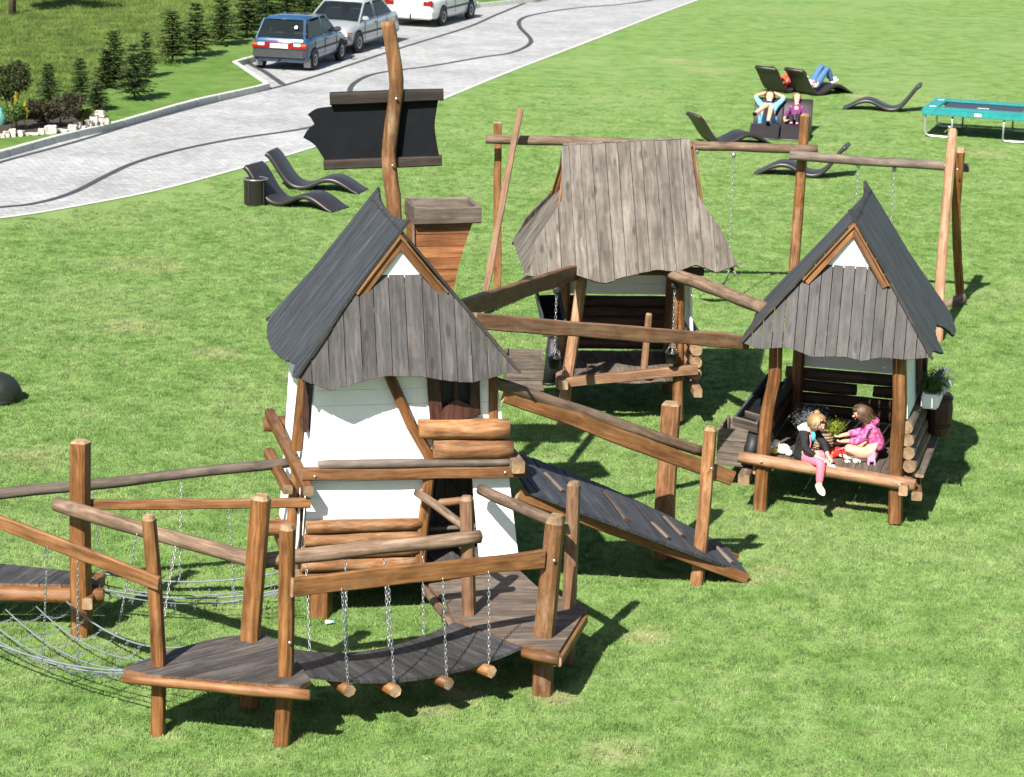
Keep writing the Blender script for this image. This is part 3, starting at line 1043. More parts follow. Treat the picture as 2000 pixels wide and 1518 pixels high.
# storey beam and the half log on it
beam('storey_beam', FA(-.10, -.085, 1.545), FA(2.14, -.085, 1.50), .1, .115, [W_PLANK, W_END], A)
log('half_log', FA(.06, -.10, 1.638), FA(2.02, -.10, 1.60), .048, .045, [W_DECKB, W_END], A)
beam('cross_beam', FA(2.03, -.24, 1.585), FA(2.03, 1.6, 1.585), .13, .13, [W_GREYLOG, W_END], A)
beam('cross_beam', FA(-.06, -.27, 1.43), FA(-.17, 2.05, 1.60), .10, .10, [W_PLANK, W_END], A)
beam('cross_beam', FA(-.20, .22, 1.30), FA(-.26, 1.35, 1.36), .10, .10, [W_PLANK, W_END], A)
log('wall_bracket', FA(-.24, 1.98, 1.50), FA(.3, 1.98, 1.50), .085, mats=[W_PLANK, W_END], parent=A)
log('wall_bracket', FA(-.50, 1.15, .62), FA(.1, 1.15, .62), .085, mats=[W_PLANK, W_END], parent=A)
beam('sill_beam', FA(-.14, .1, .45), FA(-.14, 1.6, .45), .1, .11, [W_PLANK, W_END], A)
# timbers on the left wall
post('wall_timber', [FA(-.125, .62, .5), FA(-.06, .62, 1.5)], .06, M_POSTS, A, top=.01)
post('wall_timber', [FA(-.07, .55, 1.62), FA(.0, .42, 2.6)], .06, M_POSTS, A, top=.01)
# slanting brace and short logs on the upper storey
post('brace', [FA(1.2, -.06, 1.62), FA(.98, -.06, 2.0), FA(.72, -.06, 2.6)], .058, M_POSTS, A, top=.01, yaw=.22)
for k, (ua, za, rr) in enumerate(((1.20, 1.75, .108), (1.05, 1.96, .108))):
    log('wall_log', FA(ua, -.05, za), FA(2.0 - .04 * k, -.05, za - .03), rr, rr * .97, [W_WALLLOG, W_END], A, rough=.10, wob=.006)
# front window
wz0, wz1, wu0, wu1 = 2.02, 2.50, 1.22, 1.63
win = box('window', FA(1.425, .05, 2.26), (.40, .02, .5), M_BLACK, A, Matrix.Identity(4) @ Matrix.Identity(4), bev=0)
win.matrix_basis = PM[A.name].inverted() @ (Matrix.Translation(FA(1.425, .05, 2.26)) @ Matrix.Rotation(FA.yaw, 4, 'Z')); PM[win.name] = PM[A.name] @ win.matrix_basis
beam('frame', FA(1.235, -.05, 2.04), FA(1.19, -.05, 2.56), .04, .13, [W_FRAME], win, up=FA.d(1, 0, 0))
beam('frame', FA(1.62, -.05, 2.08), FA(1.60, -.05, 2.56), .04, .11, [W_FRAME], win, up=FA.d(1, 0, 0))
beam('frame', FA(1.43, -.035, 2.2), FA(1.42, -.035, 2.56), .03, .045, [W_FRAME], win, up=FA.d(1, 0, 0))
poly_prism('sill', [FA(1.17, -.075, 2.0), FA(1.44, -.075, 2.03), FA(1.68, -.075, 2.10), FA(1.62, -.075, 2.16), FA(1.42, -.075, 2.26), FA(1.28, -.075, 2.14)], FA.d(0, -1, 0), .04, W_FRAME, win)
# left window
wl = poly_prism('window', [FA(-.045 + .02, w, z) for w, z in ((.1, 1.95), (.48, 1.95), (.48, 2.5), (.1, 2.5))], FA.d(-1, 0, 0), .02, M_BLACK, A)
for (wa, za, wb, zb) in ((.1, 1.93, .1, 2.5), (.5, 1.93, .5, 2.5), (.08, 1.96, .52, 1.96)):
    beam('frame', FA(-.045, wa, za), FA(-.03, wb, zb), .05, .07, [W_FRAME], wl, up=FA.d(0, 1, 0) if wa == wb else (0, 0, 1))
# corner boards
beam('corner_board', FA(-.11, -.005, .55), FA(-.085, -.005, 1.48), .05, .035, [W_FRAME], A, up=FA.d(1, 0, 0))
beam('corner_post', FA(1.82, .02, 1.6), FA(1.80, .02, 2.55), .09, .09, [W_PLANK, W_END], A, up=FA.d(0, 1, 0))
RA_W = ([(0, .02), (.06, -.02), (.12, .06), (.2, .04), (.35, -.03), (.55, -.09), (.75, -.08), (.9, -.02), (1, .09)], [(0, .05), (.2, -.02), (.5, .08), (.8, 0), (1, .08)])
roof(A, FA, .85, (1.06, 1.15), 3.96, 2.60, (-.07, -.07, .40, -.40), (1.82, 1.82, .52, 2.10), [W_ROOF, W_ROOFEDGE], [W_HIP, W_EDGE], bw=.105, hw=.152, waves=RA_W,
     hip_wave=[(-1, .04), (-.82, -.06), (-.68, -.12), (-.45, -.04), (-.15, .02), (.15, .0), (.4, -.06), (.6, -.07), (.85, .0), (1, .05)], hipz=3.50)
# chimney
cz0, cz1 = 2.80, 3.78
cu, cw = 1.40, 1.40
chim = poly_prism('chimney', [FA(cu - .18, cw - .15, cz0), FA(cu + .18, cw - .15, cz0), FA(cu + .18, cw + .2, cz0), FA(cu - .18, cw + .2, cz0)], (0, 0, 1), .05, W_CHIM, A)
def cw_l(t): return -.19 - .02 * t
def cw_r(t): return .20 + .21 * t ** 1.7
rows = 8
for k in range(rows):
    ta, tb = k / rows, (k + 1) / rows
    za, zb = cz0 + (cz1 - cz0) * ta + .003, cz0 + (cz1 - cz0) * tb - .003
    for wq, nn in ((cw - .2, -1), (cw + .22, 1)):
        quad_board('board', FA(cu + cw_l(ta), wq, za), FA(cu + cw_r(ta), wq, za), FA(cu + cw_r(tb), wq, zb), FA(cu + cw_l(tb), wq, zb), FA.d(0, nn, 0), .025, W_CHIM, chim)
    for fn, nn in ((cw_l, -1), (cw_r, 1)):
        quad_board('board', FA(cu + fn(ta), cw - .174, za), FA(cu + fn(ta), cw + .194, za), FA(cu + fn(tb), cw + .194, zb), FA(cu + fn(tb), cw - .174, zb), FA.d(nn, 0, 0), .02, W_CHIM, chim)
zc_ = cz1 + .085
for (u0, w0, u1, w1) in ((cu - .215, cw - .27, cu + .48, cw - .27), (cu - .215, cw + .28, cu + .48, cw + .28)):
    beam('cap_board', FA(u0, w0, zc_), FA(u1, w1, zc_), .04, .18, [W_DECKB, W_EDGE], chim)
for u0 in (cu - .195, cu + .46):
    beam('cap_board', FA(u0, cw - .248, zc_), FA(u0, cw + .258, zc_), .04, .18, [W_DECKB, W_EDGE], chim)
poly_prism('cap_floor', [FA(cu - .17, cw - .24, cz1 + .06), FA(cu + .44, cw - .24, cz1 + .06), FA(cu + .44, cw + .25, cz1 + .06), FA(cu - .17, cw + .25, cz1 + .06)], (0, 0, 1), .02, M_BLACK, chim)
beam('corner_strip', FA(cu - .19, cw - .222, cz0), FA(cu - .205, cw - .222, cz1), .02, .04, [W_GREYLOG], chim, up=FA.d(1, 0, 0))
for u_, z_ in ((.02, 1.535), (1.92, 1.505)): bolt(FA(u_, -.138, z_), FA.d(0, -1, 0), A)

# ================= mast with the cut-out black board
YM = 25.35
mast = thing('sign_mast', 'crooked peeled trunk mast holding a black cloud-shaped board', 'sign', ((-1.256, 25.35, 0.339)[0], YM, 0))
mp_ = [(0, 0, 0)] * 0 + [V3(p) for p in ((-1.267, 25.35, 0.28), (-1.279, 25.35, 2.073), (-1.3, 25.35, 3.615), (-1.343, 25.35, 4.026), (-1.363, 25.35, 4.299), (-1.335, 25.35, 4.626), (-1.296, 25.35, 4.977), (-1.31, 25.35, 5.192), (-1.35, 25.35, 5.431), (-1.396, 25.35, 5.685))]
mp_[0].z = -.1
ml = smooth_line(mp_, 5)
tube('trunk', ml, [.085 - .012 * i / len(ml) + .006 * noise.noise((i * .7, 1, 2)) for i in range(len(ml))], W_WALLLOG, mast, 12)
YB = YM + .11
outline = [(-1.976, 25.46, 4.821), (-0.852, 25.46, 4.883)] + [tuple(p) for p in smooth_line([(-0.862, 25.46, 4.839), (-0.891, 25.46, 4.605), (-0.871, 25.46, 4.431), (-0.836, 25.46, 4.252)], 4)] + [(-2.037, 25.46, 4.165)] \
    + [tuple(p) for p in smooth_line([(-2.075, 25.46, 4.23), (-2.163, 25.46, 4.354), (-2.282, 25.46, 4.427)], 4)] + [tuple(p) for p in smooth_line([(-2.282, 25.46, 4.427), (-2.239, 25.46, 4.504), (-2.164, 25.46, 4.572)], 4)][1:] \
    + [tuple(p) for p in smooth_line([(-2.164, 25.46, 4.572), (-2.196, 25.46, 4.631), (-2.235, 25.46, 4.673)], 4)][1:] + [tuple(p) for p in smooth_line([(-2.235, 25.46, 4.673), (-2.143, 25.46, 4.735), (-1.986, 25.46, 4.761)], 4)][1:]
poly_prism('board', outline, (0, -1, 0), .035, M_BLACKBOARD, mast)
beam('top_trim', V3((-1.996, 25.44, 4.856)), V3((-0.804, 25.44, 4.925)), .15, .115, [W_TRIM, W_TRIM], mast)
beam('bottom_trim', V3((-2.057, 25.44, 4.146)), V3((-0.807, 25.44, 4.228)), .12, .10, [W_TRIM, W_TRIM], mast)
bolt(V3((-1.29, 25.25, 4.894)), (0, -1, 0), mast)
bolt(V3((-1.318, 25.25, 4.19)), (0, -1, 0), mast)

# ================= open house at the right, with the children
Cc = thing('play_house', 'open charcoal roofed play house where two children sit', 'play house', FC(.8, 1.0, 0), FC.yaw, 'wooden play houses')
FLC = .60
post('front_post', [FC(*(0.004, -0, -0.027)), FC(*(0.008, 0, 0.605)), FC(*(0.029, -0, 1.219)), FC(*(0.093, -0, 1.588)), FC(*(0.088, 0, 2.009))], .085, M_POSTS, Cc, top=.01)
post('front_post', [FC(*(1.564, 0, 0.03)), FC(*(1.529, 0, 0.758)), FC(*(1.53, 0, 1.361)), FC(*(1.48, 0, 2.131))], .09, M_POSTS, Cc, top=.01)
for u, w in ((.06, 2.1), (1.56, 2.1)):
    post('back_post', [FC(u, w, -.05), FC(u, w, 2.1)], .08, M_POSTS, Cc, top=.01)
planks('floor_board', FC(0, 0, FLC), FC.d(1, 0, 0), FC.d(0, 1, 0), -.02, 1.62, lambda x: 2.2, lambda x: .10, .16, .03, [W_DECKB], Cc)
log('front_beam', FC(*(-0.258, -0.1, 0.654)), FC(*(1.776, -0.1, 0.521)), .07, .075, [W_LIGHT, W_END], Cc, sides=8)
beam('floor_joist', FC(-.05, -.02, .50), FC(-.05, 2.2, .50), .1, .12, [W_PLANK, W_END], Cc)
beam('floor_joist', FC(1.66, -.30, .50), FC(1.66, 2.2, .50), .1, .12, [W_LIGHT, W_END], Cc)
beam('floor_joist', FC(-.17, -.22, .42), FC(-.17, .3, .47), .13, .13, [W_GREYLOG, W_END], Cc)
beam('floor_joist', FC(1.80, -.12, .40), FC(1.70, .6, .42), .12, .1, [W_PLANK, W_END], Cc)
beam('side_bench', FC(1.80, .02, .60), FC(1.80, 2.25, .60), .10, .035, [W_DECKB, W_END], Cc)
# right side : round logs below, white boards above
for k in range(4):
    log('wall_log', FC(1.68 - .02 * k, .02, .70 + k * .15), FC(1.68 - .02 * k, 2.25, .70 + k * .15), .08, .078, [W_DECKB if k % 2 else W_GREYLOG, W_END], Cc, rough=.08, wob=.006)
boards_wall(Cc, FC, (1.62, .07, 1.24), (1.62, 2.2, 1.24), (1.55, .07, 2.12), (1.55, 2.2, 2.12), WHITE2, openings=[(.42, .66, 1.4, 2.0)])
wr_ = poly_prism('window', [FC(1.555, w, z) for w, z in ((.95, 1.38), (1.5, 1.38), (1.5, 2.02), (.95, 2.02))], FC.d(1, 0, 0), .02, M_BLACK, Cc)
for wa in (.93, 1.5): beam('frame', FC(1.66, wa, 1.34), FC(1.60, wa, 2.06), .06, .08, [W_FRAME], wr_, up=FC.d(0, 1, 0))
beam('frame', FC(1.66, .9, 1.36), FC(1.66, 1.53, 1.36), .06, .07, [W_FRAME], wr_)
# left side, half height
for k in range(3):
    log('wall_log', FC(-.06, .75, .70 + k * .15), FC(-.06, 2.25, .70 + k * .15), .075, .078, [W_DARKBEAM, W_END], Cc)
# back wall
for k in range(4):
    zz = .68 + k * .155
    if k == 2:
        log('wall_log', FC(-.1, 2.2, zz), FC(.78, 2.2, zz), .074, mats=[W_DARKBEAM, W_END], parent=Cc, wob=.004, rough=.03)
        log('wall_log', FC(.98, 2.2, zz), FC(1.72, 2.2, zz), .074, mats=[W_DARKBEAM, W_END], parent=Cc, wob=.004, rough=.03)
    else:
        log('wall_log', FC(-.1, 2.2, zz), FC(1.72, 2.2, zz), .074, mats=[W_DARKBEAM, W_END], parent=Cc, wob=.004, rough=.03)
boards_wall(Cc, FC, (.0, 2.16, 1.24), (1.58, 2.16, 1.24), (.06, 2.16, 2.2), (1.50, 2.16, 2.2), WHITE2)
beam('tie_beam', FC(-.02, 0, 2.08), FC(1.6, 0, 2.12), .08, .1, [W_DARKBEAM, W_END], Cc)
beam('tie_beam', FC(-.02, 2.1, 2.08), FC(1.6, 2.1, 2.08), .08, .1, [W_DARKBEAM, W_END], Cc)
RC_W = ([(0, .02), (.15, .0), (.3, .08), (.45, .12), (.6, .02), (.8, .08), (1, .04)], [(0, .15), (.12, .0), (.22, -.07), (.36, .12), (.55, .16), (.7, -.02), (.85, .02), (1, .12)])
RC_W = ([(0, .02), (.2, .0), (.4, .04), (.6, -.02), (.85, -.12), (1, -.06)], [(0, .03), (.08, .04), (.18, -.03), (.30, -.15), (.35, .06), (.5, .10), (.62, -.02), (.78, -.26), (.9, -.26), (1, -.10)])
_p = FC(.90, 0, 0)
FCR = Frame(0, 0, -12.5)
_q = FCR(.90, 0, 0)
FCR = Frame(_p.x - _q.x, _p.y - _q.y, -12.5)          # the roof sits a little askew on its posts
roof(Cc, FCR, .90, (1.20, .98), 3.52, 2.06, (-.07, -.07, .36, -.38), (2.05, 2.10, .52, 2.45), [W_ROOF, W_ROOFEDGE], [W_HIP, W_EDGE], bw=.135, hw=.125, waves=RC_W, tip=1,
     hip_wave=[(-1, .05), (-.8, -.01), (-.55, .03), (-.3, -.06), (0, -.03), (.2, -.06), (.45, .0), (.7, -.01), (1, .04)], hipz=2.97)
bolt(FC(*(1.605, -0.18, 0.526)), FC.d(0, -1, 0), Cc)
bolt(FC(*(0.018, -0.18, 0.642)), FC.d(0, -1, 0), Cc)

# ================= weathered house in the middle
Bb = thing('play_house', 'open play house with silver grey weathered board roof', 'play house', FB(.85, .9, 0), FB.yaw, 'wooden play houses')
FLB = .56
post('front_post', [FB(*(-0.014, -0, -0.01)), FB(*(0.034, -0, 0.624)), FB(*(0.118, -0, 1.306)), FB(*(0.183, 0, 1.981))], .082, [W_LIGHT, W_END], Bb, top=.01)
post('front_post', [FB(*(1.501, 0, 0.085)), FB(*(1.472, -0, 0.911)), FB(*(1.439, -0, 1.996))], .08, M_POSTS, Bb, top=.01)
for u, w in ((.12, 1.75), (1.58, 1.75)):
    post('back_post', [FB(u, w, -.05), FB(u, w, 2.1)], .085, M_POSTS, Bb, top=.01)
post('rail_post', [FB(*(1.037, 0.05, 0.744)), FB(*(1.074, 0.05, 1.495))], .05, [W_LIGHT, W_END], Bb, top=.02)
planks('floor_board', FB(0, 0, FLB), FB.d(1, 0, 0), FB.d(0, 1, 0), .05, 1.68, lambda x: 1.85, lambda x: .16, .16, .03, [W_DECKB], Bb)
beam('front_beam', FB(*(-0.121, -0.11, 0.595)), FB(*(1.71, -0.11, 0.79)), .1, .12, [W_LIGHT, W_END], Bb)
beam('floor_joist', FB(-.04, -.24, .60), FB(-.04, 1.9, .56), .13, .13, [W_GREYLOG, W_END], Bb)
beam('floor_joist', FB(1.72, -.2, .50), FB(1.72, 1.9, .50), .11, .12, [W_LIGHT, W_END], Bb)
for k in range(4):
    log('wall_log', FB(1.72, .06, .68 + k * .16), FB(1.72, 1.85, .68 + k * .16), .08, .08, [W_LIGHT if k < 3 else W_GREYLOG, W_END], Bb, rough=.1)
boards_wall(Bb, FB, (1.66, .08, 1.26), (1.66, 1.8, 1.26), (1.60, .08, 2.1), (1.60, 1.8, 2.1), WHITE2)
for k in range(5):
    log('wall_log', FB(0, 1.85, .66 + k * .15), FB(1.75, 1.85, .66 + k * .15), .075, mats=[W_DARKBEAM, W_END], parent=Bb, wob=.004, rough=.03)
boards_wall(Bb, FB, (.1, 1.82, 1.36), (1.62, 1.82, 1.36), (.1, 1.82, 2.2), (1.58, 1.82, 2.2), WHITE2)
beam('tie_beam', FB(.05, 0, 2.06), FB(1.75, 0, 2.06), .08, .1, [W_DARKBEAM, W_END], Bb)
beam('tie_beam', FB(.05, 1.8, 2.06), FB(1.75, 1.8, 2.06), .08, .1, [W_DARKBEAM, W_END], Bb)


class Turned:
    """roof frame of the middle house: its ridge runs along the front"""
    def __call__(s, u, w, z): return FB(w, u, z + .065 * (w - .83) * max(0, (z - 2.08) / 1.54))
    def d(s, u, w, z): return FB.d(w, u, z)


RB_W = ([(0, .05), (.14, -.02), (.2, .06), (.34, -.10), (.38, -.12), (.5, -.02), (.62, .03), (.72, .0), (.8, .08), (.9, -.06), (1, .06)], ())
roof(Bb, Turned(), .86, (1.16, 1.16), 3.62, 2.08, (-.01, -.04, .42, -.60, (.72, -.42)), (1.67, 1.68, .42, 2.16, (.72, 1.98)), [W_GREY, W_GREY], [W_GREY, W_GREY], bw=.165, hw=.15, waves=RB_W, hipz=2.98, tip=0, gap=.007)

# ================= beams that tie the houses together
t = thing('tie_beam', 'pale sawn beam between the tall house and the open house', 'beam', FA(2.0, .5, 0))
beam('beam', V3((-0.407, 23.9, 2.84)), V3((2.676, 26.9, 1.989)), .07, .16, [W_LIGHT, W_END], t)
t = thing('tie_beam', 'dark plank beam from tall house to weathered house', 'beam', FA(2.0, 1.4, 0))
beam('beam', V3((-0.661, 24.6, 2.767)), V3((0.779, 30.3, 2.055)), .08, .20, [W_PLANK, W_END], t)
t = thing('tie_log', 'round grey log between weathered house and right open house', 'log', FB(1.7, 0, 0))
log('log', V3((1.982, 30.4, 2.06)), V3((2.935, 27.9, 2.188)), .085, .08, [W_GREYLOG, W_END], t)

# ------------------------------------------------------------------ platforms, bridges, ramp
def at_z(p, z): return V3((p[0], p[1], z))


def deck(parent, outline, z, along, width, thick, mats, name='deck_board'):
    """boards following the outline of a platform"""
    pts = [V3((p[0], p[1], z)) for p in outline]
    ey = V3((along[0], along[1], 0)).normalized()
    ex = V3((ey.y, -ey.x, 0))
    O = pts[0]
    loc = [((p - O).dot(ex), (p - O).dot(ey)) for p in pts]
    n = len(loc)
    def span(x):
        ys = []
        for (xa, ya), (xb, yb) in zip(loc, loc[1:] + loc[:1]):
            if (xa <= x < xb) or (xb <= x < xa): ys.append(ya + (yb - ya) * (x - xa) / (xb - xa))
        return (min(ys), max(ys)) if len(ys) > 1 else (0, 0)
    x0, x1 = min(p[0] for p in loc), max(p[0] for p in loc)
    planks(name, O, ex, ey, x0 + .002, x1 - .002, lambda x: span(x)[1], lambda x: span(x)[0], width, thick, mats, parent, gap=.007, jit=.003, samples=7)


# near platform at the left
ZL = .65
LP = [(-3.318, 19.626, 0.65), (-2.985, 20.076, 0.65), (-2.601, 20.442, 0.65), (-2.228, 20.603, 0.65), (-2.053, 20.43, 0.65), (-1.823, 19.933, 0.65), (-1.662, 19.478, 0.65), (-1.741, 19.329, 0.65), (-2.477, 19.419, 0.65), (-3.016, 19.501, 0.65)]
t = thing('platform', 'low corner platform at the near end of the chain bridge', 'platform', ((-2.491, 19.884, 0.65)[0], (-2.491, 19.884, 0.65)[1], 0), 0, 'raised play platforms')
deck(t, LP, ZL, V3((-2.326, 20.41, 0.65)) - V3((-3.257, 19.63, 0.65)), .17, .04, [W_DECK, W_EDGE])
pl1 = [at_z((-3.023, 19.736, 0), -.05), (-3.003, 19.74, 0.653), (-3.03, 19.74, 1.347), (-3.08, 19.74, 2.011)]
pl2 = [at_z((-1.926, 19.58, 0), -.05), (-1.887, 19.58, 0.642), (-1.877, 19.58, 2.008)]
b3 = (-2.293, 20.439, 0.65)
pl3 = [at_z(b3, -.05), V3(b3), V3((-2.188, 20.5, 2.006))]
pl3[2].y = b3[1]
post('post', pl1, .068, M_POSTS, t)
post('post', pl2, .075, M_POSTS, t)
post('post', pl3, .098, M_POSTS, t)
log('edge_log', at_z((-3.293, 19.577, 0.58), .58), at_z((-1.659, 19.299, 0.58), .58), .045, .05, [W_PLANK, W_END], t, sides=8)
beam('edge_beam', at_z((-2.968, 20.082, 0.6), .57), at_z((-2.257, 20.616, 0.6), .57), .08, .1, [W_PLANK, W_END], t)
beam('edge_beam', at_z((-2.05, 20.408, 0.6), .57), at_z((-1.714, 19.518, 0.6), .57), .08, .1, [W_PLANK, W_END], t)
bolt(V3((-1.845, 19.5, 0.977)), (0, -1, 0), t)

# platform in front of the door
ZR = .57
RP = [(-0.767, 22.312, 0.57), (0.108, 22.818, 0.57), (0.299, 22.306, 0.57), (0.764, 21.735, 0.57), (0.627, 21.146, 0.57), (0.487, 20.546, 0.57), (0.154, 20.678, 0.57), (-0.498, 21.338, 0.57), (-0.571, 21.805, 0.57)]
t = thing('platform', 'raised platform before the door of the tall house', 'platform', ((0.056, 21.493, 0.57)[0], (0.056, 21.493, 0.57)[1], 0), 0, 'raised play platforms')
deck(t, RP, ZR, V3((0.684, 21.613, 0.57)) - V3((-0.521, 21.449, 0.57)), .15, .04, [W_DECKB, W_EDGE])
post('post', [at_z((0.358, 20.942, 0), -.05), (0.352, 20.94, 0.528), (0.429, 20.94, 1.731)], .105, [W_WALLLOG, W_END], t, top=.07)
bb_ = (0.599, 21.736, 0.57)
q = V3((0.605, 21.6, 1.819)); q.y = bb_[1]
post('post', [at_z(bb_, -.05), bb_, q], .072, [W_LIGHT, W_END], t)
bl_ = (-0.348, 21.462, 0.57)
q = V3((-0.397, 21.5, 1.732)); q.y = bl_[1]
post('post', [at_z(bl_, -.05), bl_, q], .07, [W_LIGHT, W_END], t)
log('edge_log', at_z((0.165, 20.668, 0.5), .50), at_z((0.488, 20.497, 0.5), .50), .055, .055, [W_PLANK, W_END], t, sides=7)
log('edge_log', at_z((-0.798, 22.359, 0.5), .50), at_z((-0.487, 21.336, 0.5), .50), .045, .045, [W_GREYLOG, W_END], t, sides=8)
beam('edge_beam', at_z((0.47, 20.496, 0.5), .49), at_z((0.736, 21.655, 0.5), .49), .08, .1, [W_PLANK, W_END], t)
bolt(V3((0.421, 20.82, 1.337)), (0, -1, 0), t)

# rails of the near bridge and platforms
RAILS = [
    ('rail_log', 'log', 'thick round log handrail behind the near chain bridge', (-2.309, 20.55, 1.337), (-0.259, 21.45, 1.343), .072, W_GREYLOG),
    ('rail_log', 'log', 'long grey log handrail from left post to near platform', (-4.31, 22, 1.377), (-2.234, 20.62, 1.316), .075, W_GREYLOG),
    ('rail_log', 'log', 'dark log handrail running out of the picture at the left', (-5.63, 22.4, 1.243), (-2.217, 23.6, 1.387), .058, W_DECKB),
    ('rail_log', 'log', 'short round log rail from doorway to right platform post', (-0.277, 22.9, 1.358), (0.558, 21.1, 1.548), .06, W_GREYLOG),
    ('rail_log', 'log', 'thin slanting pole left of the open doorway', (-0.904, 22.75, 1.36), (-0.272, 21.75, 1.236), .045, W_GREYLOG),
    ('rail_log', 'log', 'weathered log handrail above the ramp', (-0.162, 23, 2.427), (2.029, 24.32, 1.4), .062, W_GREYLOG),
]
for nm, kind, lab, p, q, r, m in RAILS:
    t = thing(nm, lab, 'handrail', (p[0], p[1], 0), 0, 'handrails of the climbing route')
    log('pole', p, q, r, r * .92, [m, W_END], t, wob=.01)
PLR = [
    ('rail_plank', 'brown plank handrail in front of the near chain bridge', (-1.829, 19.5, 1.477), (0.328, 20.85, 1.339), .05, .17, W_PLANK),
    ('rail_plank', 'sloping plank rail at the left end of the rope net', (-4.974, 20.7, 1.759), (-2.972, 19.62, 1.437), .05, .13, W_PLANK),
    ('rail_plank', 'level plank rail between left post and tall house', (-4.062, 22.25, 1.306), (-1.933, 22.55, 1.283), .05, .10, W_PLANK),
    ('rail_plank', 'brown plank rail under the weathered log above the ramp', (-0.074, 23.05, 2.302), (2.34, 24.42, 1.1), .06, .16, W_PLANK),
]
for nm, lab, p, q, w, h, m in PLR:
    t = thing(nm, lab, 'handrail', (p[0], p[1], 0), 0, 'handrails of the climbing route')
    beam('plank', p, q, w, h, [m, W_END], t)

# chain bridge with the sagging dark deck
br = thing('chain_bridge', 'sagging dark plank bridge hung on steel chains', 'bridge', ((-1.091, 20.511, 0.5)[0], (-1.091, 20.511, 0.5)[1], 0))
NL, FL_ = V3((-1.692, 19.674, 0.62)), V3((-2.009, 20.357, 0.62))
NR, FR_ = V3((0.154, 20.652, 0.57)), V3((-0.477, 21.255, 0.57))
def bridge_pt(s, v):
    p = NL.lerp(NR, s).lerp(FL_.lerp(FR_, s), v)
    p.z -= .17 * 4 * s * (1 - s) * .95
    return p
nb = 22
for k in range(nb):
    s0, s1 = k / nb + .0015, (k + 1) / nb - .0015
    a, b, c, d = bridge_pt(s0, 0), bridge_pt(s1, 0), bridge_pt(s1, 1), bridge_pt(s0, 1)
    ctr = (a + b + c + d) / 4
    Mx = axes(d - a, (0, 0, 1), ctr)
    Mi = Mx.inverted()
    vs = [Mi @ v for v in (a, b, c, d)] + [Mi @ (v - V3((0, 0, .03))) for v in (a, b, c, d)]
    put('deck_board', mesh('deck_board', vs, [(0, 1, 2, 3), (7, 6, 5, 4), (0, 4, 5, 1), (1, 5, 6, 2), (2, 6, 7, 3), (3, 7, 4, 0)], W_SPLIT), br, Mx)
CH = [(((-1.418, 19.72, 1.399)), ((-1.817, 20.75, 1.255)), .165), (((-1.03, 19.98, 1.357)), ((-1.472, 20.9, 1.273)), .375), (((-0.567, 20.27, 1.336)), ((-1.134, 21.1, 1.265)), .62), (((-0.163, 20.5, 1.327)), ((-0.784, 21.25, 1.284)), .82)]
for fr, bk, s in CH:
    a, b = bridge_pt(s, -.11), bridge_pt(s, 1.06)
    a.z -= .08; b.z -= .08
    log('cross_log', a, b, .062, .058, [W_POST, W_END], br, sides=7, wob=.002)
    chain('chain', fr, a + (b - a) * .04 + V3((0, 0, .05)), M_STEEL, br, scale=.85)
    chain('chain', bk, b - (b - a) * .04 + V3((0, 0, .05)), M_STEEL, br, scale=.85)

# platform and post at the left edge
lp = thing('platform', 'dark platform cut off by the left edge of the picture', 'platform', ((-4.42, 22.215, 0.45)[0], (-4.42, 22.215, 0.45)[1], 0), 0, 'raised play platforms')
deck(lp, [(-6.216, 22.241, 0.47), (-6.118, 23.038, 0.47), (-4.951, 22.86, 0.47), (-4.177, 22.669, 0.47), (-3.96, 22.315, 0.47)], .47, (.3, 1), .19, .04, [W_SPLIT, W_EDGE])
log('edge_log', at_z((-6.091, 22.133, 0.38), .38), at_z((-3.917, 22.26, 0.38), .38), .078, .075, [W_PLANK, W_END], lp)
beam('edge_beam', at_z((-4.045, 22.054, 0.36), .36), at_z((-4.047, 22.814, 0.36), .36), .1, .12, [W_PLANK, W_END], lp)
post('post', [at_z((-4.122, 22.172, 0), -.05), (-4.123, 22.17, 0.994), (-4.1, 22.17, 1.968)], .108, M_POSTS, lp, top=.02)
post('post', [at_z((-5.835, 22.042, 0), -.05), (-5.803, 22.17, 1.718)], .1, M_POSTS, lp, top=.02)


# rope nets
def net(label, near0, near1, far0, far1, sag, rows, cols, base):
    n = thing('rope_net', label, 'net bridge', base, 0, 'rope net bridges')
    near0, near1, far0, far1 = map(V3, (near0, near1, far0, far1))
    def pt(s, v):
        p = near0.lerp(near1, s).lerp(far0.lerp(far1, s), v)
        p.z -= sag * 4 * s * (1 - s) * (1.0 + .45 * math.sin(math.pi * v)) + .10 * math.sin(math.pi * v)
        return p
    for i in range(rows + 1):
        v = i / rows
        tube('rope', [pt(s / 14, v) for s in range(15)],   .009 if i in (0, rows) else .0065, M_ROPE, n, 6)
    for j in range(cols):
        s = (j + .6) / cols
        for i in range(rows):
            a, b = pt(s + RND.uniform(-.015, .015), i / rows), pt(s + RND.uniform(-.015, .015), (i + 1) / rows)
            chain('chain', a, b, M_ROPE, n, sag=.06, scale=.62)
    return n, pt


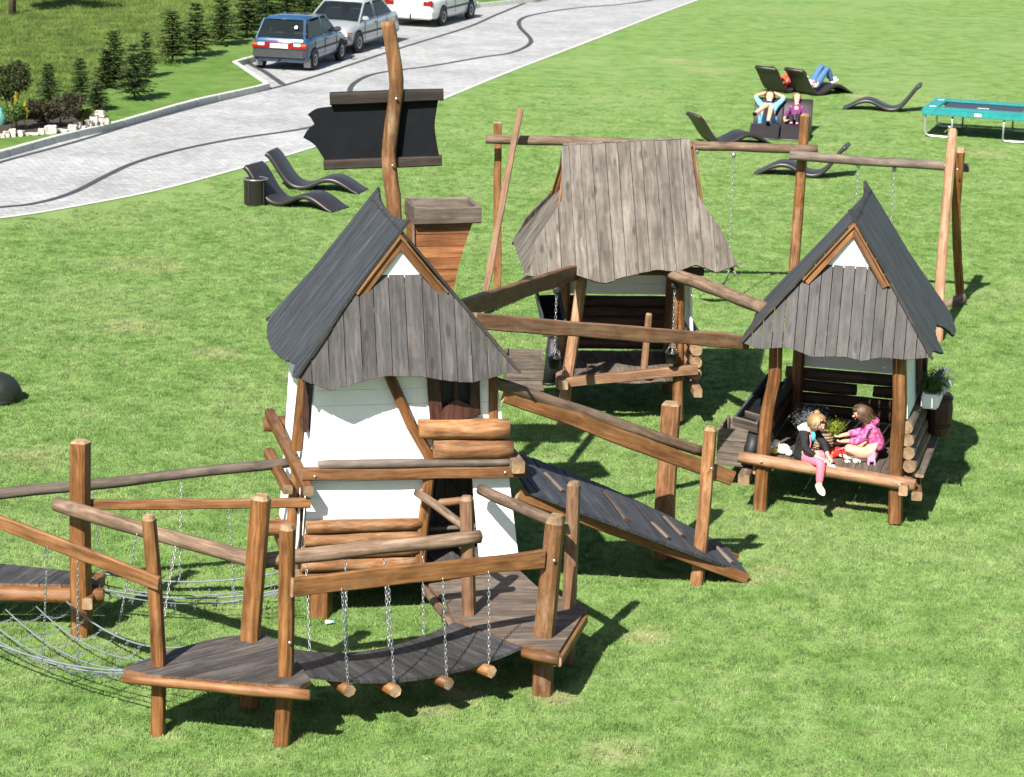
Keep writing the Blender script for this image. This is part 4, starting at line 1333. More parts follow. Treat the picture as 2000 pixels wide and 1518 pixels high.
nA, ptA = net('rope and chain net sagging to the near platform', (-5.693, 21.931, 0.42), (-3.314, 19.707, 0.6), (-4.253, 22.111, 0.36), (-2.814, 20.351, 0.6), .17, 5, 9, ((-4.171, 22.168, 0)[0], (-4.171, 22.168, 0)[1], 0))
for top, s, v in (((-4.002, 20, 1.615), .64, 0), ((-3.723, 19.9, 1.525), .80, 0), ((-3.43, 21.3, 1.334), .42, 1), ((-3.046, 21.1, 1.301), .76, 1)):
    chain('chain', top, ptA(s, v), M_STEEL, nA, scale=.8)
nB, ptB = net('rope and chain net between left platform and tall house', (-3.974, 22.395, 0.4), (-2.151, 22.396, 0.45), (-4.078, 22.825, 0.42), (-2.275, 22.883, 0.45), .10, 4, 9, ((-3.397, 23.755, 0)[0], (-3.397, 23.755, 0)[1], 0))
for top, s, v in (((-3.479, 22.3, 1.229), .25, 0), ((-2.709, 22.4, 1.245), .72, 0), ((-4.087, 22.7, 1.288), .02, 1), ((-3.273, 23.1, 1.295), .45, 1)):
    chain('chain', top, ptB(s, v), M_STEEL, nB, scale=.8)

# ramp
rp = thing('ramp', 'twisted charcoal board ramp with foot cleats', 'ramp', ((1.438, 24.993, 0)[0], (1.438, 24.993, 0)[1], 0))
RN0, RF0 = FA(2.10, .02, 1.30), FA(2.08, .80, 1.50)
RN1, RF1 = V3((2.55, 24.268, 0.09)), V3((2.472, 24.807, 0.16))
def ramp_pt(s, v):
    n_ = RN0.lerp(RN1, s); f_ = RF0.lerp(RF1, s)
    n_ = n_ + V3((0, -.16 * math.sin(math.pi * min(1, s * 1.05)), .05 * math.sin(math.pi * s)))
    f_ = f_ + V3((0, .10 * math.sin(math.pi * s), .05 * math.sin(math.pi * s)))
    return n_.lerp(f_, v)
nb = 24
for k in range(nb):
    s0, s1 = k / nb + .002, (k + 1) / nb - .002
    sk = .045
    cl = lambda s: max(0, min(1, s))
    a, b = ramp_pt(cl(s0 + sk), 0), ramp_pt(cl(s1 + sk), 0)
    c, d = ramp_pt(cl(s1 - sk), 1), ramp_pt(cl(s0 - sk), 1)
    ctr = (a + b + c + d) / 4
    nn = (b - a).cross(d - a)
    if nn.length < 1e-5: nn = V3((0, 0, 1))
    nn.normalize()
    Mx = axes(d - a, nn, ctr)
    Mi = Mx.inverted()
    j = nn * RND.uniform(-.003, .003)
    vs = [Mi @ (v + j) for v in (a, b, c, d)] + [Mi @ (v - nn * .035) for v in (a, b, c, d)]
    put('deck_board', mesh('deck_board', vs, [(0, 1, 2, 3), (7, 6, 5, 4), (0, 4, 5, 1), (1, 5, 6, 2), (2, 6, 7, 3), (3, 7, 4, 0)], [W_ROOF]), rp, Mx)
for s, v0, v1 in ((.20, .30, .62), (.46, .18, .75), (.64, .12, .42), (.72, .40, .82), (.93, .15, .6)):
    a, b = ramp_pt(s, v0), ramp_pt(s - .05, v1)
    up = V3((.45, 0, .9))
    beam('cleat', a + up * .016, b + up * .016, .06, .032, [W_DECKB, W_EDGE], rp, up=up)
beam('stringer', ramp_pt(0, .06) - V3((0, 0, .10)), ramp_pt(1, .0) - V3((0.02, 0, .05)), .06, .12, [W_PLANK, W_END], rp)
beam('stringer', ramp_pt(0, .9) - V3((0, 0, .10)), ramp_pt(1, .9) - V3((0.02, 0, .06)), .06, .12, [W_PLANK, W_END], rp)
t = thing('ramp_post', 'slim post at the near side of the ramp foot', 'post', ((1.996, 24.187, 0)[0], (1.996, 24.187, 0)[1], 0))
post('post', [at_z((1.994, 24.154, 0), -.05), (2.042, 24.19, 0.791), (2.069, 24.19, 1.719)], .078, [W_WALLLOG, W_END], t)
bolt(V3((2.091, 24.08, 1.299)), (0, -1, 0), t)
t = thing('ramp_post', 'thick broad post at the far side of the ramp', 'post', ((1.692, 25.05, 0)[0], (1.692, 25.05, 0)[1], 0))
post('post', [at_z((1.69, 25.014, 0), -.05), (1.689, 25.05, 0.745), (1.708, 25.05, 1.747)], .125, [W_WALLLOG, W_END], t, top=.03)

# ------------------------------------------------------------------ swing frame behind the houses
sw = thing('swing_set', 'tall timber swing frame behind the play houses', 'swing frame', ((-0.403, 37.693, 0)[0], (-0.403, 37.693, 0)[1], 0))
YS = 37.6
beam('leg', at_z((-0.272, 38.367, 0), -.05), V3((-0.339, 38.3, 2.803)), .14, .12, [W_PLANK, W_END], sw, up=(1, 0, 0))
beam('leg', at_z((-0.523, 36.712, 0), -.05), V3((0.014, 37.75, 3.1)), .15, .10, [W_LIGHT, W_END], sw, up=(1, 0, 0))
log('top_log', V3((-0.523, 37.95, 2.588)), V3((4.75, 38.2, 2.526)), .075, .075, [W_GREYLOG, W_END], sw)
post('leg', [at_z((4.447, 37.978, 0), -.05), V3((4.517, 38.3, 1.611)), V3((4.543, 38.3, 3.078))], .095, M_POSTS, sw)
log('top_log', V3((4.298, 38.05, 2.447)), V3((7.12, 37.9, 2.341)), .078, .075, [W_DECKB, W_END], sw)
post('leg', [at_z((6.439, 35.772, 0), -.05), V3((6.561, 36.6, 1.008)), V3((6.854, 38.05, 2.914))], .09, [W_LIGHT, W_END], sw, yaw=.1)
post('leg', [at_z((7.312, 38.791, 0), -.05), V3((7.097, 38.3, 1.012)), V3((6.978, 38, 1.73)), V3((6.912, 37.55, 2.699))], .085, M_POSTS, sw, yaw=.1)
log('foot_log', V3((6.97, 38.3, -0.004)), V3((7.3, 38.4, 0.153)), .09, .085, [W_GREYLOG, W_END], sw)
bolt(V3((6.713, 37.72, 2.4)), (0, -1, 0), sw); bolt(V3((6.874, 37.52, 2.372)), (0, -1, 0), sw)


def swing(label, c0, c1, z):
    s = thing('swing', label, 'swing', ((c0[0] + c1[0]) / 2, c0[1], 0), 0, 'belt swings')
    c0, c1 = V3(c0), V3(c1)
    b0, b1 = V3((c0.x - .01, c0.y, z)), V3((c1.x + .01, c1.y, z))
    for a, b in ((c0, b0), (c1, b1)):
        lathe('hanger', [(.03, 0), (.035, .05), (.02, .09)], M_STEEL, s, axes((0, 0, -1), (0, 1, 0), a), n=8)
        chain('chain', a - V3((0, 0, .08)), b, M_STEEL, s, scale=1.15)
    m = (b0 + b1) / 2
    pts = smooth_line([b0, b0.lerp(m, .35) - V3((0, 0, .2)), m - V3((0, 0, .27)), b1.lerp(m, .35) - V3((0, 0, .2)), b1], 5)
    vs, fs = [], []
    for i, p in enumerate(pts):
        w = .03 + .06 * math.sin(math.pi * i / (len(pts) - 1))
        vs += [p + V3((0, -w, 0)), p + V3((0, w, 0)), p + V3((0, w, -.02)), p + V3((0, -w, -.02))]
    for i in range(len(pts) - 1):
        for k in range(4): fs.append((4 * i + k, 4 * i + (k + 1) % 4, 4 * i + 4 + (k + 1) % 4, 4 * i + 4 + k))
    put('belt_seat', mesh('belt_seat', [v - m for v in vs], fs, M_BLACK, True), s, Matrix.Translation(m))


swing('black belt swing seen right of the weathered roof', (2.838, 38.1, 2.507), (3.418, 38.1, 2.457), .48)
swing('belt swing behind the right charcoal roof', (5.393, 38, 2.361), (5.963, 38, 2.319), .48)

# ------------------------------------------------------------------ sand chutes, troughs and buckets at the open houses
def trough(label, f, top, bottom, wid, parent_cat='chute', side=1):
    """open board channel sloping down beside a house"""
    t = thing('sand_chute', label, 'sand chute', (top.x, top.y, 0), 0, 'sand chutes')
    d = (bottom - top).normalized()
    ac = f.d(0, 1, 0) if abs(f.d(0, 1, 0).dot(d)) < .7 else f.d(1, 0, 0)
    ac = (ac - d * ac.dot(d)).normalized()
    n = d.cross(ac).normalized()
    if n.z < 0: n = -n
    beam('bottom_board', top, bottom, wid, .03, [M_BLACKBOARD], t, up=n)
    for s in (-1, 1):
        o = ac * s * (wid / 2 + .012) + n * .06
        beam('side_board', top + o, bottom + o, .03, .16, [W_ROOF, W_EDGE], t, up=n)
    e = bottom + n * .06
    beam('end_board', e - ac * (wid / 2 + .04), e + ac * (wid / 2 + .04), .03, .15, [W_DECKB, W_EDGE], t, up=n)
    beam('divider', top.lerp(bottom, .8) + n * .05 - ac * wid * .4, top.lerp(bottom, .8) + n * .05 + ac * wid * .4, .025, .1, [W_DECKB, W_EDGE], t, up=n)
    return t


def crate(label, c, yaw, L, W, H, mat, group='sand boxes'):
    t = thing('sand_box', label, 'box', c, yaw, group)
    M = PM[t.name]
    for k in range(3):
        z = H * (k + .5) / 3
        for s in (-1, 1):
            beam('side_board', M @ V3((-L / 2, s * W / 2, z)), M @ V3((L / 2, s * W / 2, z)), .025, H / 3 - .006, [mat, W_EDGE], t, ch=.004, wav=.003)
            beam('end_board', M @ V3((s * (L / 2 - .013), -W / 2 + .014, z)), M @ V3((s * (L / 2 - .013), W / 2 - .014, z)), .025, H / 3 - .006, [mat, W_EDGE], t, ch=.004, wav=.003)
    box('base_board', (0, 0, .03), (L - .05, W - .05, .025), W_DARKBEAM, t, M, bev=0)
    for s in (-1, 1):
        beam('corner_strip', M @ V3((-L / 2 + .04, s * (W / 2 - .03), .0)), M @ V3((-L / 2 + .04, s * (W / 2 - .03), H + .03)), .03, .05, [W_DECKB, W_END], t, up=(0, 1, 0))
    return t


trough('dark board chute on the left of the weathered house', FB, FB(*(-0.181, 1, 1.503)), FB(*(-0.115, 0.25, 1.143)), .26)
crate('wooden sand box left of the weathered house', V3((0.149, 31.288, 0.3)), FB.yaw, .50, .62, .42, W_DECKB)
trough('dark sloping chute at the left of the open house', FC, FC(.02, 1.0, 1.30), FC(-.24, .18, .92), .24)
crate('grey plank sand box left of the open house', V3((2.723, 27.884, 0.3)), FC.yaw, .42, .50, .46, W_DECKB)
for lab, top, bot in (('slanting black pipe below the right chute', FC(-.13, .16, .86), FC(-.17, .08, .52)), ('black pipe under the chute of weathered house', FB(*(-0.138, 0.2, 1.12)), FB(*(-0.187, 0.2, 0.502)))):
    t = thing('drain_pipe', lab, 'pipe', (bot.x, bot.y, 0), 0, 'chute pipes')
    tube('pipe', [top, (top + bot) / 2, bot], .082, M_BLACK, t, 16)
    tube('pipe_rim', [bot + V3((0, 0, .03)), bot - V3((0, 0, .005))], .088, M_BLACK, t, 16)


def bucket(label, hook, z, r=.085):
    t = thing('hanging_bucket', label, 'bucket', (hook[0], hook[1], z - .12), 0, 'chained buckets')
    hook = V3(hook)
    c = V3((hook.x, hook.y, z))
    lathe('pail', [(r * .72, -.13), (r * .8, -.12), (r, .0), (r * 1.06, .0), (r * 1.06, .012), (r * .95, .012), (r * .7, -.11)], M_BLACK, t, Matrix.Translation(c), n=18)
    k = c + V3((0, 0, .15))
    chain('chain', hook, k, M_STEEL, t)
    for a in (0.5, 2.6, 4.7):
        chain('chain', k, c + V3((math.cos(a) * r, math.sin(a) * r, .0)), M_STEEL, t, scale=.8)
    lathe('pulley', [(.02, -.03), (.05, -.03), (.05, .03), (.02, .03)], M_BLACK, t, axes((0, 1, 0), (0, 0, 1), hook + V3((0, 0, .02))), n=12)


bucket('black bucket on a chain left of weathered house', FB(*(-0.172, -0.35, 1.851)), (-0.283, -0.35, 0.98)[2])
bucket('black bucket on a chain at right post of weathered house', FB(*(1.355, -0.22, 1.907)), (1.405, -0.22, 1.032)[2])

# ------------------------------------------------------------------ more materials
def leafmat(name, c0, c1, scale=9.0, trans=.25, rough=.6):
    m, nt, b = nodes(name)
    g = N(nt, 'ShaderNodeNewGeometry')
    n1 = N(nt, 'ShaderNodeTexNoise', i_Scale=scale, i_Detail=3.0)
    nt.links.new(g.outputs['Position'], n1.inputs['Vector'])
    c = ramp(nt, n1.outputs['Fac'], [(.35, c0), (.68, c1)])
    nt.links.new(c, b.inputs['Base Color'])
    b.inputs['Roughness'].default_value = rough
    b.inputs['Specular IOR Level'].default_value = .25
    tr = N(nt, 'ShaderNodeBsdfTranslucent')
    nt.links.new(c, tr.inputs[0])
    ms = N(nt, 'ShaderNodeMixShader', i_0=trans)
    nt.links.new(b.outputs[0], ms.inputs[1]); nt.links.new(tr.outputs[0], ms.inputs[2])
    nt.links.new(ms.outputs[0], nt.nodes['Material Output'].inputs[0])
    return m


M_SPRUCE = leafmat('spruce_needles', (.034, .058, .018), (.092, .135, .042), 6)
M_BARK = plain('bark', (.09, .065, .045), .9, vary=.35, scale=20, bump=.6)
M_DARKBUSH = leafmat('dark_shrub_leaf', (.022, .022, .012), (.06, .05, .025), 5)
M_GREENLEAF = leafmat('green_leaf', (.035, .08, .015), (.09, .16, .035), 12)
M_OLIVE = leafmat('olive_leaf', (.07, .085, .015), (.14, .15, .03), 10)
M_YELLOWFL = leafmat('yellow_petals', (.42, .33, .02), (.58, .47, .04), 14)
M_LAVLEAF = leafmat('lavender_leaf', (.09, .13, .075), (.17, .22, .13), 20)
M_LAVENDER = leafmat('lavender_flower', (.15, .13, .23), (.27, .25, .36), 20)
M_PALEFL = leafmat('pale_petals', (.55, .50, .55), (.75, .72, .74), 20)
M_LIME = leafmat('lime_leaf', (.14, .19, .02), (.25, .30, .04), 14)
M_GLASS = plain('car_glass', (.014, .018, .02), .06, vary=.1, spec=.6)
M_TYRE = plain('tyre_rubber', (.014, .014, .015), .8, vary=.2)
M_RIM = plain('wheel_rim', (.30, .31, .32), .35, metal=.7)
M_BLUE = plain('blue_car_paint', (.016, .055, .125), .28, vary=.05, coat=.8, spec=.5)
M_SILVER = plain('silver_car_paint', (.36, .375, .39), .3, metal=.35, vary=.04, coat=.7)
M_WHITECAR = plain('pale_car_paint', (.56, .57, .56), .3, metal=.15, vary=.04, coat=.7)
M_BUMPER = plain('bumper_plastic', (.03, .032, .035), .55, vary=.15)
M_REDLAMP = plain('red_lamp', (.17, .008, .01), .15, vary=.1, spec=.6)
M_ORANGELAMP = plain('amber_lamp', (.32, .09, .03), .15, vary=.1, spec=.6)
M_CLEARLAMP = plain('clear_lamp', (.68, .68, .66), .12, vary=.1, spec=.7)
M_PLATE = plain('number_plate', (.75, .75, .73), .4, vary=.03)
M_INK = plain('plate_ink', (.02, .02, .02), .5)
M_TEAL = plain('teal_vinyl', (.014, .19, .185), .42, vary=.25, scale=8, spec=.45)
M_MAT = plain('jumping_mat', (.030, .038, .055), .6, vary=.12, scale=30)
M_FRAME = plain('trampoline_tube', (.55, .57, .57), .3, metal=.75, vary=.1)
M_BALL = plain('yellow_ball', (.75, .72, .10), .4, vary=.05)
M_SKIN = plain('skin', (.50, .29, .20), .5, vary=.06, scale=10)
M_HAIRB = plain('brown_hair', (.075, .042, .024), .42, vary=.7, scale=95, bump=.4)
M_HAIRL = plain('fair_hair', (.30, .18, .085), .42, vary=.75, scale=95, bump=.4)
M_BLACKCLOTH = plain('black_cloth', (.010, .010, .012), .85, vary=.3)
M_WHITECLOTH = plain('white_cloth', (.78, .78, .77), .85, vary=.05)
M_PINK = plain('pink_tights', (.75, .15, .22), .75, vary=.06)
M_PALEPINK = plain('pale_pink_cloth', (.78, .36, .40), .8, vary=.06)
M_CYAN = plain('cyan_cloth', (.06, .42, .55), .8, vary=.1)
M_LBLUE = plain('light_blue_cloth', (.16, .40, .68), .8, vary=.12)
M_JEANS = plain('blue_denim', (.05, .12, .24), .8, vary=.2, scale=30)
M_REDCLOTH = plain('red_cloth', (.62, .07, .035), .75, vary=.15)
M_PURPLE = plain('purple_cloth', (.12, .018, .10), .8, vary=.15)
M_TOY = plain('toy_plastic_red', (.62, .035, .02), .35, vary=.08)
M_TOYPINK = plain('toy_plastic_pink', (.68, .25, .50), .35, vary=.08)
M_TOYWHITE = plain('toy_white', (.78, .74, .68), .5, vary=.06)
M_TOYYELLOW = plain('toy_yellow', (.75, .50, .10), .6, vary=.06)
M_WICKERB = wood('wicker_basket', (.10, .065, .035), (.22, .155, .09), (.33, .25, .16), grain=(20, 20, 60), knots=0, vary=.1)
M_TEALBAG = plain('turquoise_plastic', (.07, .21, .185), .35, vary=.2, scale=9)


def plaid():
    m, nt, b = nodes('pink_check_cloth')
    tc = N(nt, 'ShaderNodeTexCoord')
    ck = N(nt, 'ShaderNodeTexVoronoi', i_Scale=22.0)
    nt.links.new(tc.outputs['Object'], ck.inputs['Vector'])
    c = ramp(nt, ck.outputs['Distance'], [(.2, (.48, .06, .23)), (.42, (.32, .018, .16)), (.6, (.55, .15, .30))])
    nt.links.new(c, b.inputs['Base Color'])
    b.inputs['Roughness'].default_value = .8
    return m


M_PLAID = plaid()

def clear_glass():
    m, nt, b = nodes('car_window_glass')
    b.inputs['Base Color'].default_value = (.02, .025, .027, 1)
    b.inputs['Roughness'].default_value = .04
    b.inputs['Specular IOR Level'].default_value = .7
    tr = N(nt, 'ShaderNodeBsdfTransparent')
    tr.inputs[0].default_value = (.62, .68, .68, 1)
    ms = N(nt, 'ShaderNodeMixShader', i_0=.62)
    nt.links.new(b.outputs[0], ms.inputs[1]); nt.links.new(tr.outputs[0], ms.inputs[2])
    nt.links.new(ms.outputs[0], nt.nodes['Material Output'].inputs[0])
    return m


M_GLASS = clear_glass()
M_SEAT = plain('car_seat_cloth', (.12, .11, .13), .85, vary=.2)

# ------------------------------------------------------------------ cars
def loft(name, secs, mats, parent, M, smooth=True):
    """secs: list of (x, [(y,z)...]) half sections from sill to centre line, mirrored"""
    vs, fs = [], []
    n = None
    for x, half in secs:
        ring = [(x, y, z) for y, z in half] + [(x, -y, z) for y, z in reversed(half[:-1] if abs(half[-1][0]) < 1e-6 else half)]
        n = len(ring)
        vs += ring
    for i in range(len(secs) - 1):
        for k in range(n - 1):
            fs.append((i * n + k, i * n + k + 1, (i + 1) * n + k + 1, (i + 1) * n + k))
        fs.append((i * n + n - 1, i * n, (i + 1) * n, (i + 1) * n + n - 1))
    fs.append(tuple(range(n))); fs.append(tuple(range(len(secs) * n - 1, (len(secs) - 1) * n - 1, -1)))
    me = mesh(name, vs, fs, mats)
    bm = bmesh.new(); bm.from_mesh(me); bmesh.ops.recalc_face_normals(bm, faces=bm.faces)
    bmesh.ops.bevel(bm, geom=[e for e in bm.edges if len(e.link_faces) == 2 and e.calc_face_angle(0) > .6], offset=.03, segments=2, affect='EDGES')
    for f in bm.faces: f.smooth = True
    bm.to_mesh(me); bm.free()
    return put(name, me, parent, M)


def quad_pane(name, q, inset, mat, parent, M, off=.006, thick=.012, ins=None):
    """pane set in a quad of body points (local), slightly proud, with its own edge"""
    a, b, c, d = [V3(p) for p in q]
    l, r, lo, hi = ins or (inset, inset, inset, inset)
    def P(s, t): return a.lerp(b, s).lerp(d.lerp(c, s), t)
    n = (b - a).cross(d - a).normalized()
    pts = [P(l, lo), P(1 - r, lo), P(1 - r, 1 - hi), P(l, 1 - hi)]
    return poly_prism(name, [M @ (p + n * off) for p in pts], M.to_3x3() @ n, thick, mat, parent, bev=.004)


def car(label, loc, yaw, spec, paint, rear_lamps, group='cars parked on the paving', plate=None):
    t = thing('parked_car', label, 'car', loc, yaw, group)
    M = PM[t.name]
    L0, L1, W = spec['rear'], spec['front'], spec['w'] / 2
    belt, top = spec['belt'], spec['top']
    secs = []
    for x, zb, zs, w, cr in spec['sec']:
        w *= W
        secs.append((x, [(w * .86, zb), (w * .975, zb + .07), (w, zb + .24), (w * .985, zs - .16), (w * .95, zs - .03), (w * .86, zs), (w * .4, zs + cr), (0, zs + cr)]))
    body = loft('body', secs, paint, t, M)
    xa, xb, xc, xd = spec['gh']                      # rear foot, rear top, front top, front foot
    wb, wt = W * .93, W * .74
    zb = belt - .03
    def corner(x, z, w): return V3((x, w, z)), V3((x, -w, z))
    bl, br = corner(xa, zb, wb * .95); fl, fr = corner(xd, zb, wb)
    tl, tr = corner(xb, top - .03, wt); ul, ur = corner(xc, top - .035, wt)
    # roof panel, pillars, seats; the glass is clear enough to see them
    rs_ = [(xb - .02, [(wt * .98, top - .05), (wt * .98, top - .028), (wt * .6, top - .002), (0, top)]), ((xb + xc) / 2, [(wt * 1.02, top - .03), (wt * 1.02, top - .008), (wt * .6, top + .02), (0, top + .026)]), (xc + .02, [(wt * .98, top - .06), (wt * .98, top - .036), (wt * .6, top - .008), (0, top - .004)])]
    loft('roof', rs_, paint, t, M)
    for s in (1, -1):
        for (p, q, wd) in (((xa + .03, s * wb * .93, zb - .02), (xb + .02, s * wt * .97, top - .03), .11), ((xd - .03, s * wb * .98, zb - .02), (xc - .02, s * wt * .97, top - .04), .07), ((spec['pillar'], s * wb * .985, zb - .02), (spec['pillar'], s * wt * 1.0, top - .03), .09)):
            beam('pillar', M @ V3(p), M @ V3(q), .05, wd, [paint], t, up=M.to_3x3() @ V3((1, 0, 0)), ch=.015, wav=0)
    box('cabin_floor', ((xa + xd) / 2, 0, zb - .03), (xd - xa - .1, wb * 1.8, .02), M_BUMPER, t, M, bev=0)
    for xs in (-.95, .15):
        for s in (1, -1):
            st = box('seat', (xs, s * .34, zb + .12), (.16, .46, .36), M_SEAT, t, M, bev=.05)
            box('headrest', (xs - .02, s * .34, zb + .36), (.10, .26, .15), M_SEAT, st, M, bev=.04)
    box('dashboard', (xd - .25, 0, zb + .02), (.35, wb * 1.7, .10), M_BUMPER, t, M, bev=.03)
    quad_pane('rear_window', [bl, br, tr, tl], .07, M_GLASS, t, M, ins=(.04, .04, .06, .06), off=.012)
    quad_pane('windscreen', [fr, fl, ul, ur], .06, M_GLASS, t, M, ins=(.04, .04, .04, .05), off=.012)
    for s in (1, -1):                                                   # door joints and handles
        for xq in (spec['pillar'], spec['pillar'] + 1.05, spec['pillar'] - .85):
            box('door_joint', (xq, s * W * .999, (zb + .30) / 2 + .05), (.012, .012, zb - .34), M_TYRE, t, M, bev=0)
        box('door_handle', (spec['pillar'] + .14, s * W * .995, zb - .10), (.16, .03, .035), M_BUMPER, t, M, bev=.01)
    xm = spec['pillar']
    for s in (1, -1):
        def sp(x, z):
            k = (z - zb) / (top - .03 - zb)
            return V3((x, s * (wb + (wt - wb) * k + .0), z))
        z0_, z1_ = zb + .06, top - .09
        def xr(z): return xa + (xb - xa) * (z - zb) / (top - zb) + .16
        def xf(z): return xd + (xc - xd) * (z - zb) / (top - zb) - .12
        for (p, q, r_, u_) in (((xr(z0_), z0_), (xm - .04, z0_), (xm - .04, z1_), (xr(z1_), z1_)), ((xm + .04, z0_), (xf(z0_), z0_), (xf(z1_), z1_), (xm + .04, z1_))):
            pts = [M @ (sp(*v) + V3((0, s * .028, 0))) for v in (p, q, r_, u_)]
            if s < 0: pts = pts
            poly_prism('side_window', pts, M.to_3x3() @ V3((0, s, .25)), .03, M_GLASS, t)
        box('side_trim', (0, s * (W + .002), spec['trim']), (L1 - L0 - 1.5, .03, .06), M_BUMPER, t, M, bev=.01)
        mr = box('mirror', (xd - .28, s * (W * .93 + .1), belt + .06), (.10, .2, .13), spec['mirror'], t, M, bev=.03)
        for xw in spec['axles']:
            arch = lathe('wheel_arch', [(.02, 0), (spec['r'] + .06, 0), (spec['r'] + .06, .006)], M_TYRE, t, M @ Matrix.Translation((xw, s * (W - .004), spec['r'] + .01)) @ Matrix.Rotation(-s * math.pi / 2, 4, 'X'), n=24, smooth=False)
            wh = lathe('wheel', [(spec['r'] * .7, -.09), (spec['r'] * .93, -.09), (spec['r'], -.06), (spec['r'], .06), (spec['r'] * .93, .09), (spec['r'] * .68, .09), (spec['r'] * .64, .07)], M_TYRE, t, M @ Matrix.Translation((xw, s * (W - .055), spec['r'])) @ Matrix.Rotation(-s * math.pi / 2, 4, 'X'), n=24)
            lathe('rim', [(spec['r'] * .64, .06), (spec['r'] * .6, .078), (spec['r'] * .25, .06), (.03, .07)], M_RIM, wh, M @ Matrix.Translation((xw, s * (W - .052), spec['r'])) @ Matrix.Rotation(-s * math.pi / 2, 4, 'X'), n=12, smooth=False)
    box('rear_bumper', (L0 - .01, 0, spec['bz']), (.16, W * 1.9, spec['bh']), spec['bm'], t, M, bev=.05)
    box('front_bumper', (L1 + .01, 0, spec['bz'] - .02), (.16, W * 1.86, spec['bh']), spec['bm'], t, M, bev=.05)
    return t, M, body


HATCH = dict(rear=-1.82, front=1.95, w=1.62, belt=.90, top=1.41, trim=.56, r=.285, axles=(-1.20, 1.25), pillar=-.25, bz=.46, bh=.26, bm=M_BUMPER, mirror=M_BUMPER, gh=(-1.80, -1.42, .30, 1.02),
             sec=[(-1.84, .30, .86, .93, .01), (-1.78, .24, .90, .97, .015), (-1.1, .2, .92, 1.0, .02), (0, .2, .91, 1.0, .02), (.95, .2, .89, 1.0, .03), (1.5, .22, .80, .98, .03), (1.9, .3, .70, .92, .02)])
SEDAN = dict(rear=-2.25, front=2.22, w=1.74, belt=.92, top=1.42, trim=.55, r=.31, axles=(-1.32, 1.36), pillar=-.2, bz=.42, bh=.3, bm=M_SILVER, mirror=M_SILVER, gh=(-1.85, -1.15, .35, 1.22),
             sec=[(-2.27, .34, .88, .90, .01), (-2.15, .26, .94, .97, .02), (-1.3, .22, .95, 1.0, .02), (0, .2, .92, 1.0, .02), (1.1, .2, .90, 1.0, .03), (1.8, .24, .78, .97, .04), (2.2, .3, .64, .88, .03)])
SED2 = dict(SEDAN, bm=M_WHITECAR, mirror=M_WHITECAR)


def heading(a, b): return math.atan2(b[1] - a[1], b[0] - a[0])


# blue hatchback, tail towards us
a, b = V3((-5.779, 67.238, 0)), V3((-5.296, 69.279, 0))
yaw = heading(a, b)
left = V3((-math.sin(yaw), math.cos(yaw), 0)); fw = V3((math.cos(yaw), math.sin(yaw), 0))
t, M, body = car('blue hatchback parked at the lower end of the bay', a + left * .74 + fw * 1.20 + V3((0, 0, .006)), yaw, HATCH, M_BLUE, None)
for s in (1, -1):
    tl_ = box('tail_lamp', (-1.865, s * .59, .70), (.03, .40, .17), M_REDLAMP, t, M, bev=.01)
    box('reversing_light', (-1.882, s * .52, .735), (.012, .19, .075), M_CLEARLAMP, tl_, M, bev=.004)
    box('indicator', (-1.882, s * .70, .735), (.012, .16, .075), M_ORANGELAMP, tl_, M, bev=.004)
    box('mud_flap', (-1.52, s * .70, .22), (.02, .2, .26), M_RIM, t, M, bev=.005)
pl = box('number_plate', (-1.885, 0, .695), (.012, .52, .12), M_PLATE, t, M, bev=.003)
fc = bpy.data.curves.new('plate_text', 'FONT')
fc.body = 'NOX 0842'
fc.size = .115; fc.align_x = 'CENTER'; fc.align_y = 'CENTER'; fc.extrude = .001
fc.materials.append(M_INK)
_o = bpy.data.objects.new('plate_text', fc); COL.objects.link(_o)
_me = bpy.data.meshes.new_from_object(_o.evaluated_get(bpy.context.evaluated_depsgraph_get()))
bpy.data.objects.remove(_o)
tx = put('plate_text', _me, pl, M @ Matrix.Translation((-1.894, 0, .695)) @ Matrix((( 0, 0, -1, 0), (-1, 0, 0, 0), (0, 1, 0, 0), (0, 0, 0, 1))))
box('lamp_panel', (-1.855, 0, .70), (.02, .82, .17), M_REDLAMP, t, M, bev=.005)
lathe('badge', [(.03, 0), (.03, .01)], M_PLATE, t, M @ Matrix.Translation((-1.842, 0, .83)) @ Matrix.Rotation(-math.pi / 2, 4, 'Y'), n=12)
box('tow_bar', (-1.9, 0, .30), (.22, .05, .05), M_TYRE, t, M)
lathe('window_sticker', [(.05, 0), (.05, .004)], M_PLATE, t, M @ Matrix.Translation((-1.665, -.42, 1.20)) @ Matrix.Rotation(-math.atan2(.51, .38) - .0, 4, 'Y') @ Matrix.Rotation(0, 4, 'Y'), n=12)

# silver saloon, nose towards us
a, b = V3((-4.838, 71.563, 0)), V3((-4.232, 73.606, 0))
yaw = heading(b, a)
fw = V3((math.cos(yaw), math.sin(yaw), 0)); left = V3((-math.sin(yaw), math.cos(yaw), 0))
t, M, body = car('silver saloon facing us behind the mast head', a - left * .80 - fw * 1.36 + V3((0, 0, .006)), yaw, SEDAN, M_SILVER, None)
for s in (1, -1):
    hl = box('headlamp', (2.16, s * .60, .60), (.12, .40, .15), M_CLEARLAMP, t, M, bev=.03)
    box('indicator', (2.08, s * .79, .60), (.16, .07, .13), M_ORANGELAMP, hl, M, bev=.02)
box('grille', (2.235, 0, .60), (.03, .62, .09), M_BUMPER, t, M, bev=.01)
box('bumper_strip', (2.315, 0, .50), (.02, 1.55, .05), M_BUMPER, t, M, bev=.005)
box('air_intake', (2.315, 0, .33), (.02, .6, .11), M_TYRE, t, M, bev=.005)
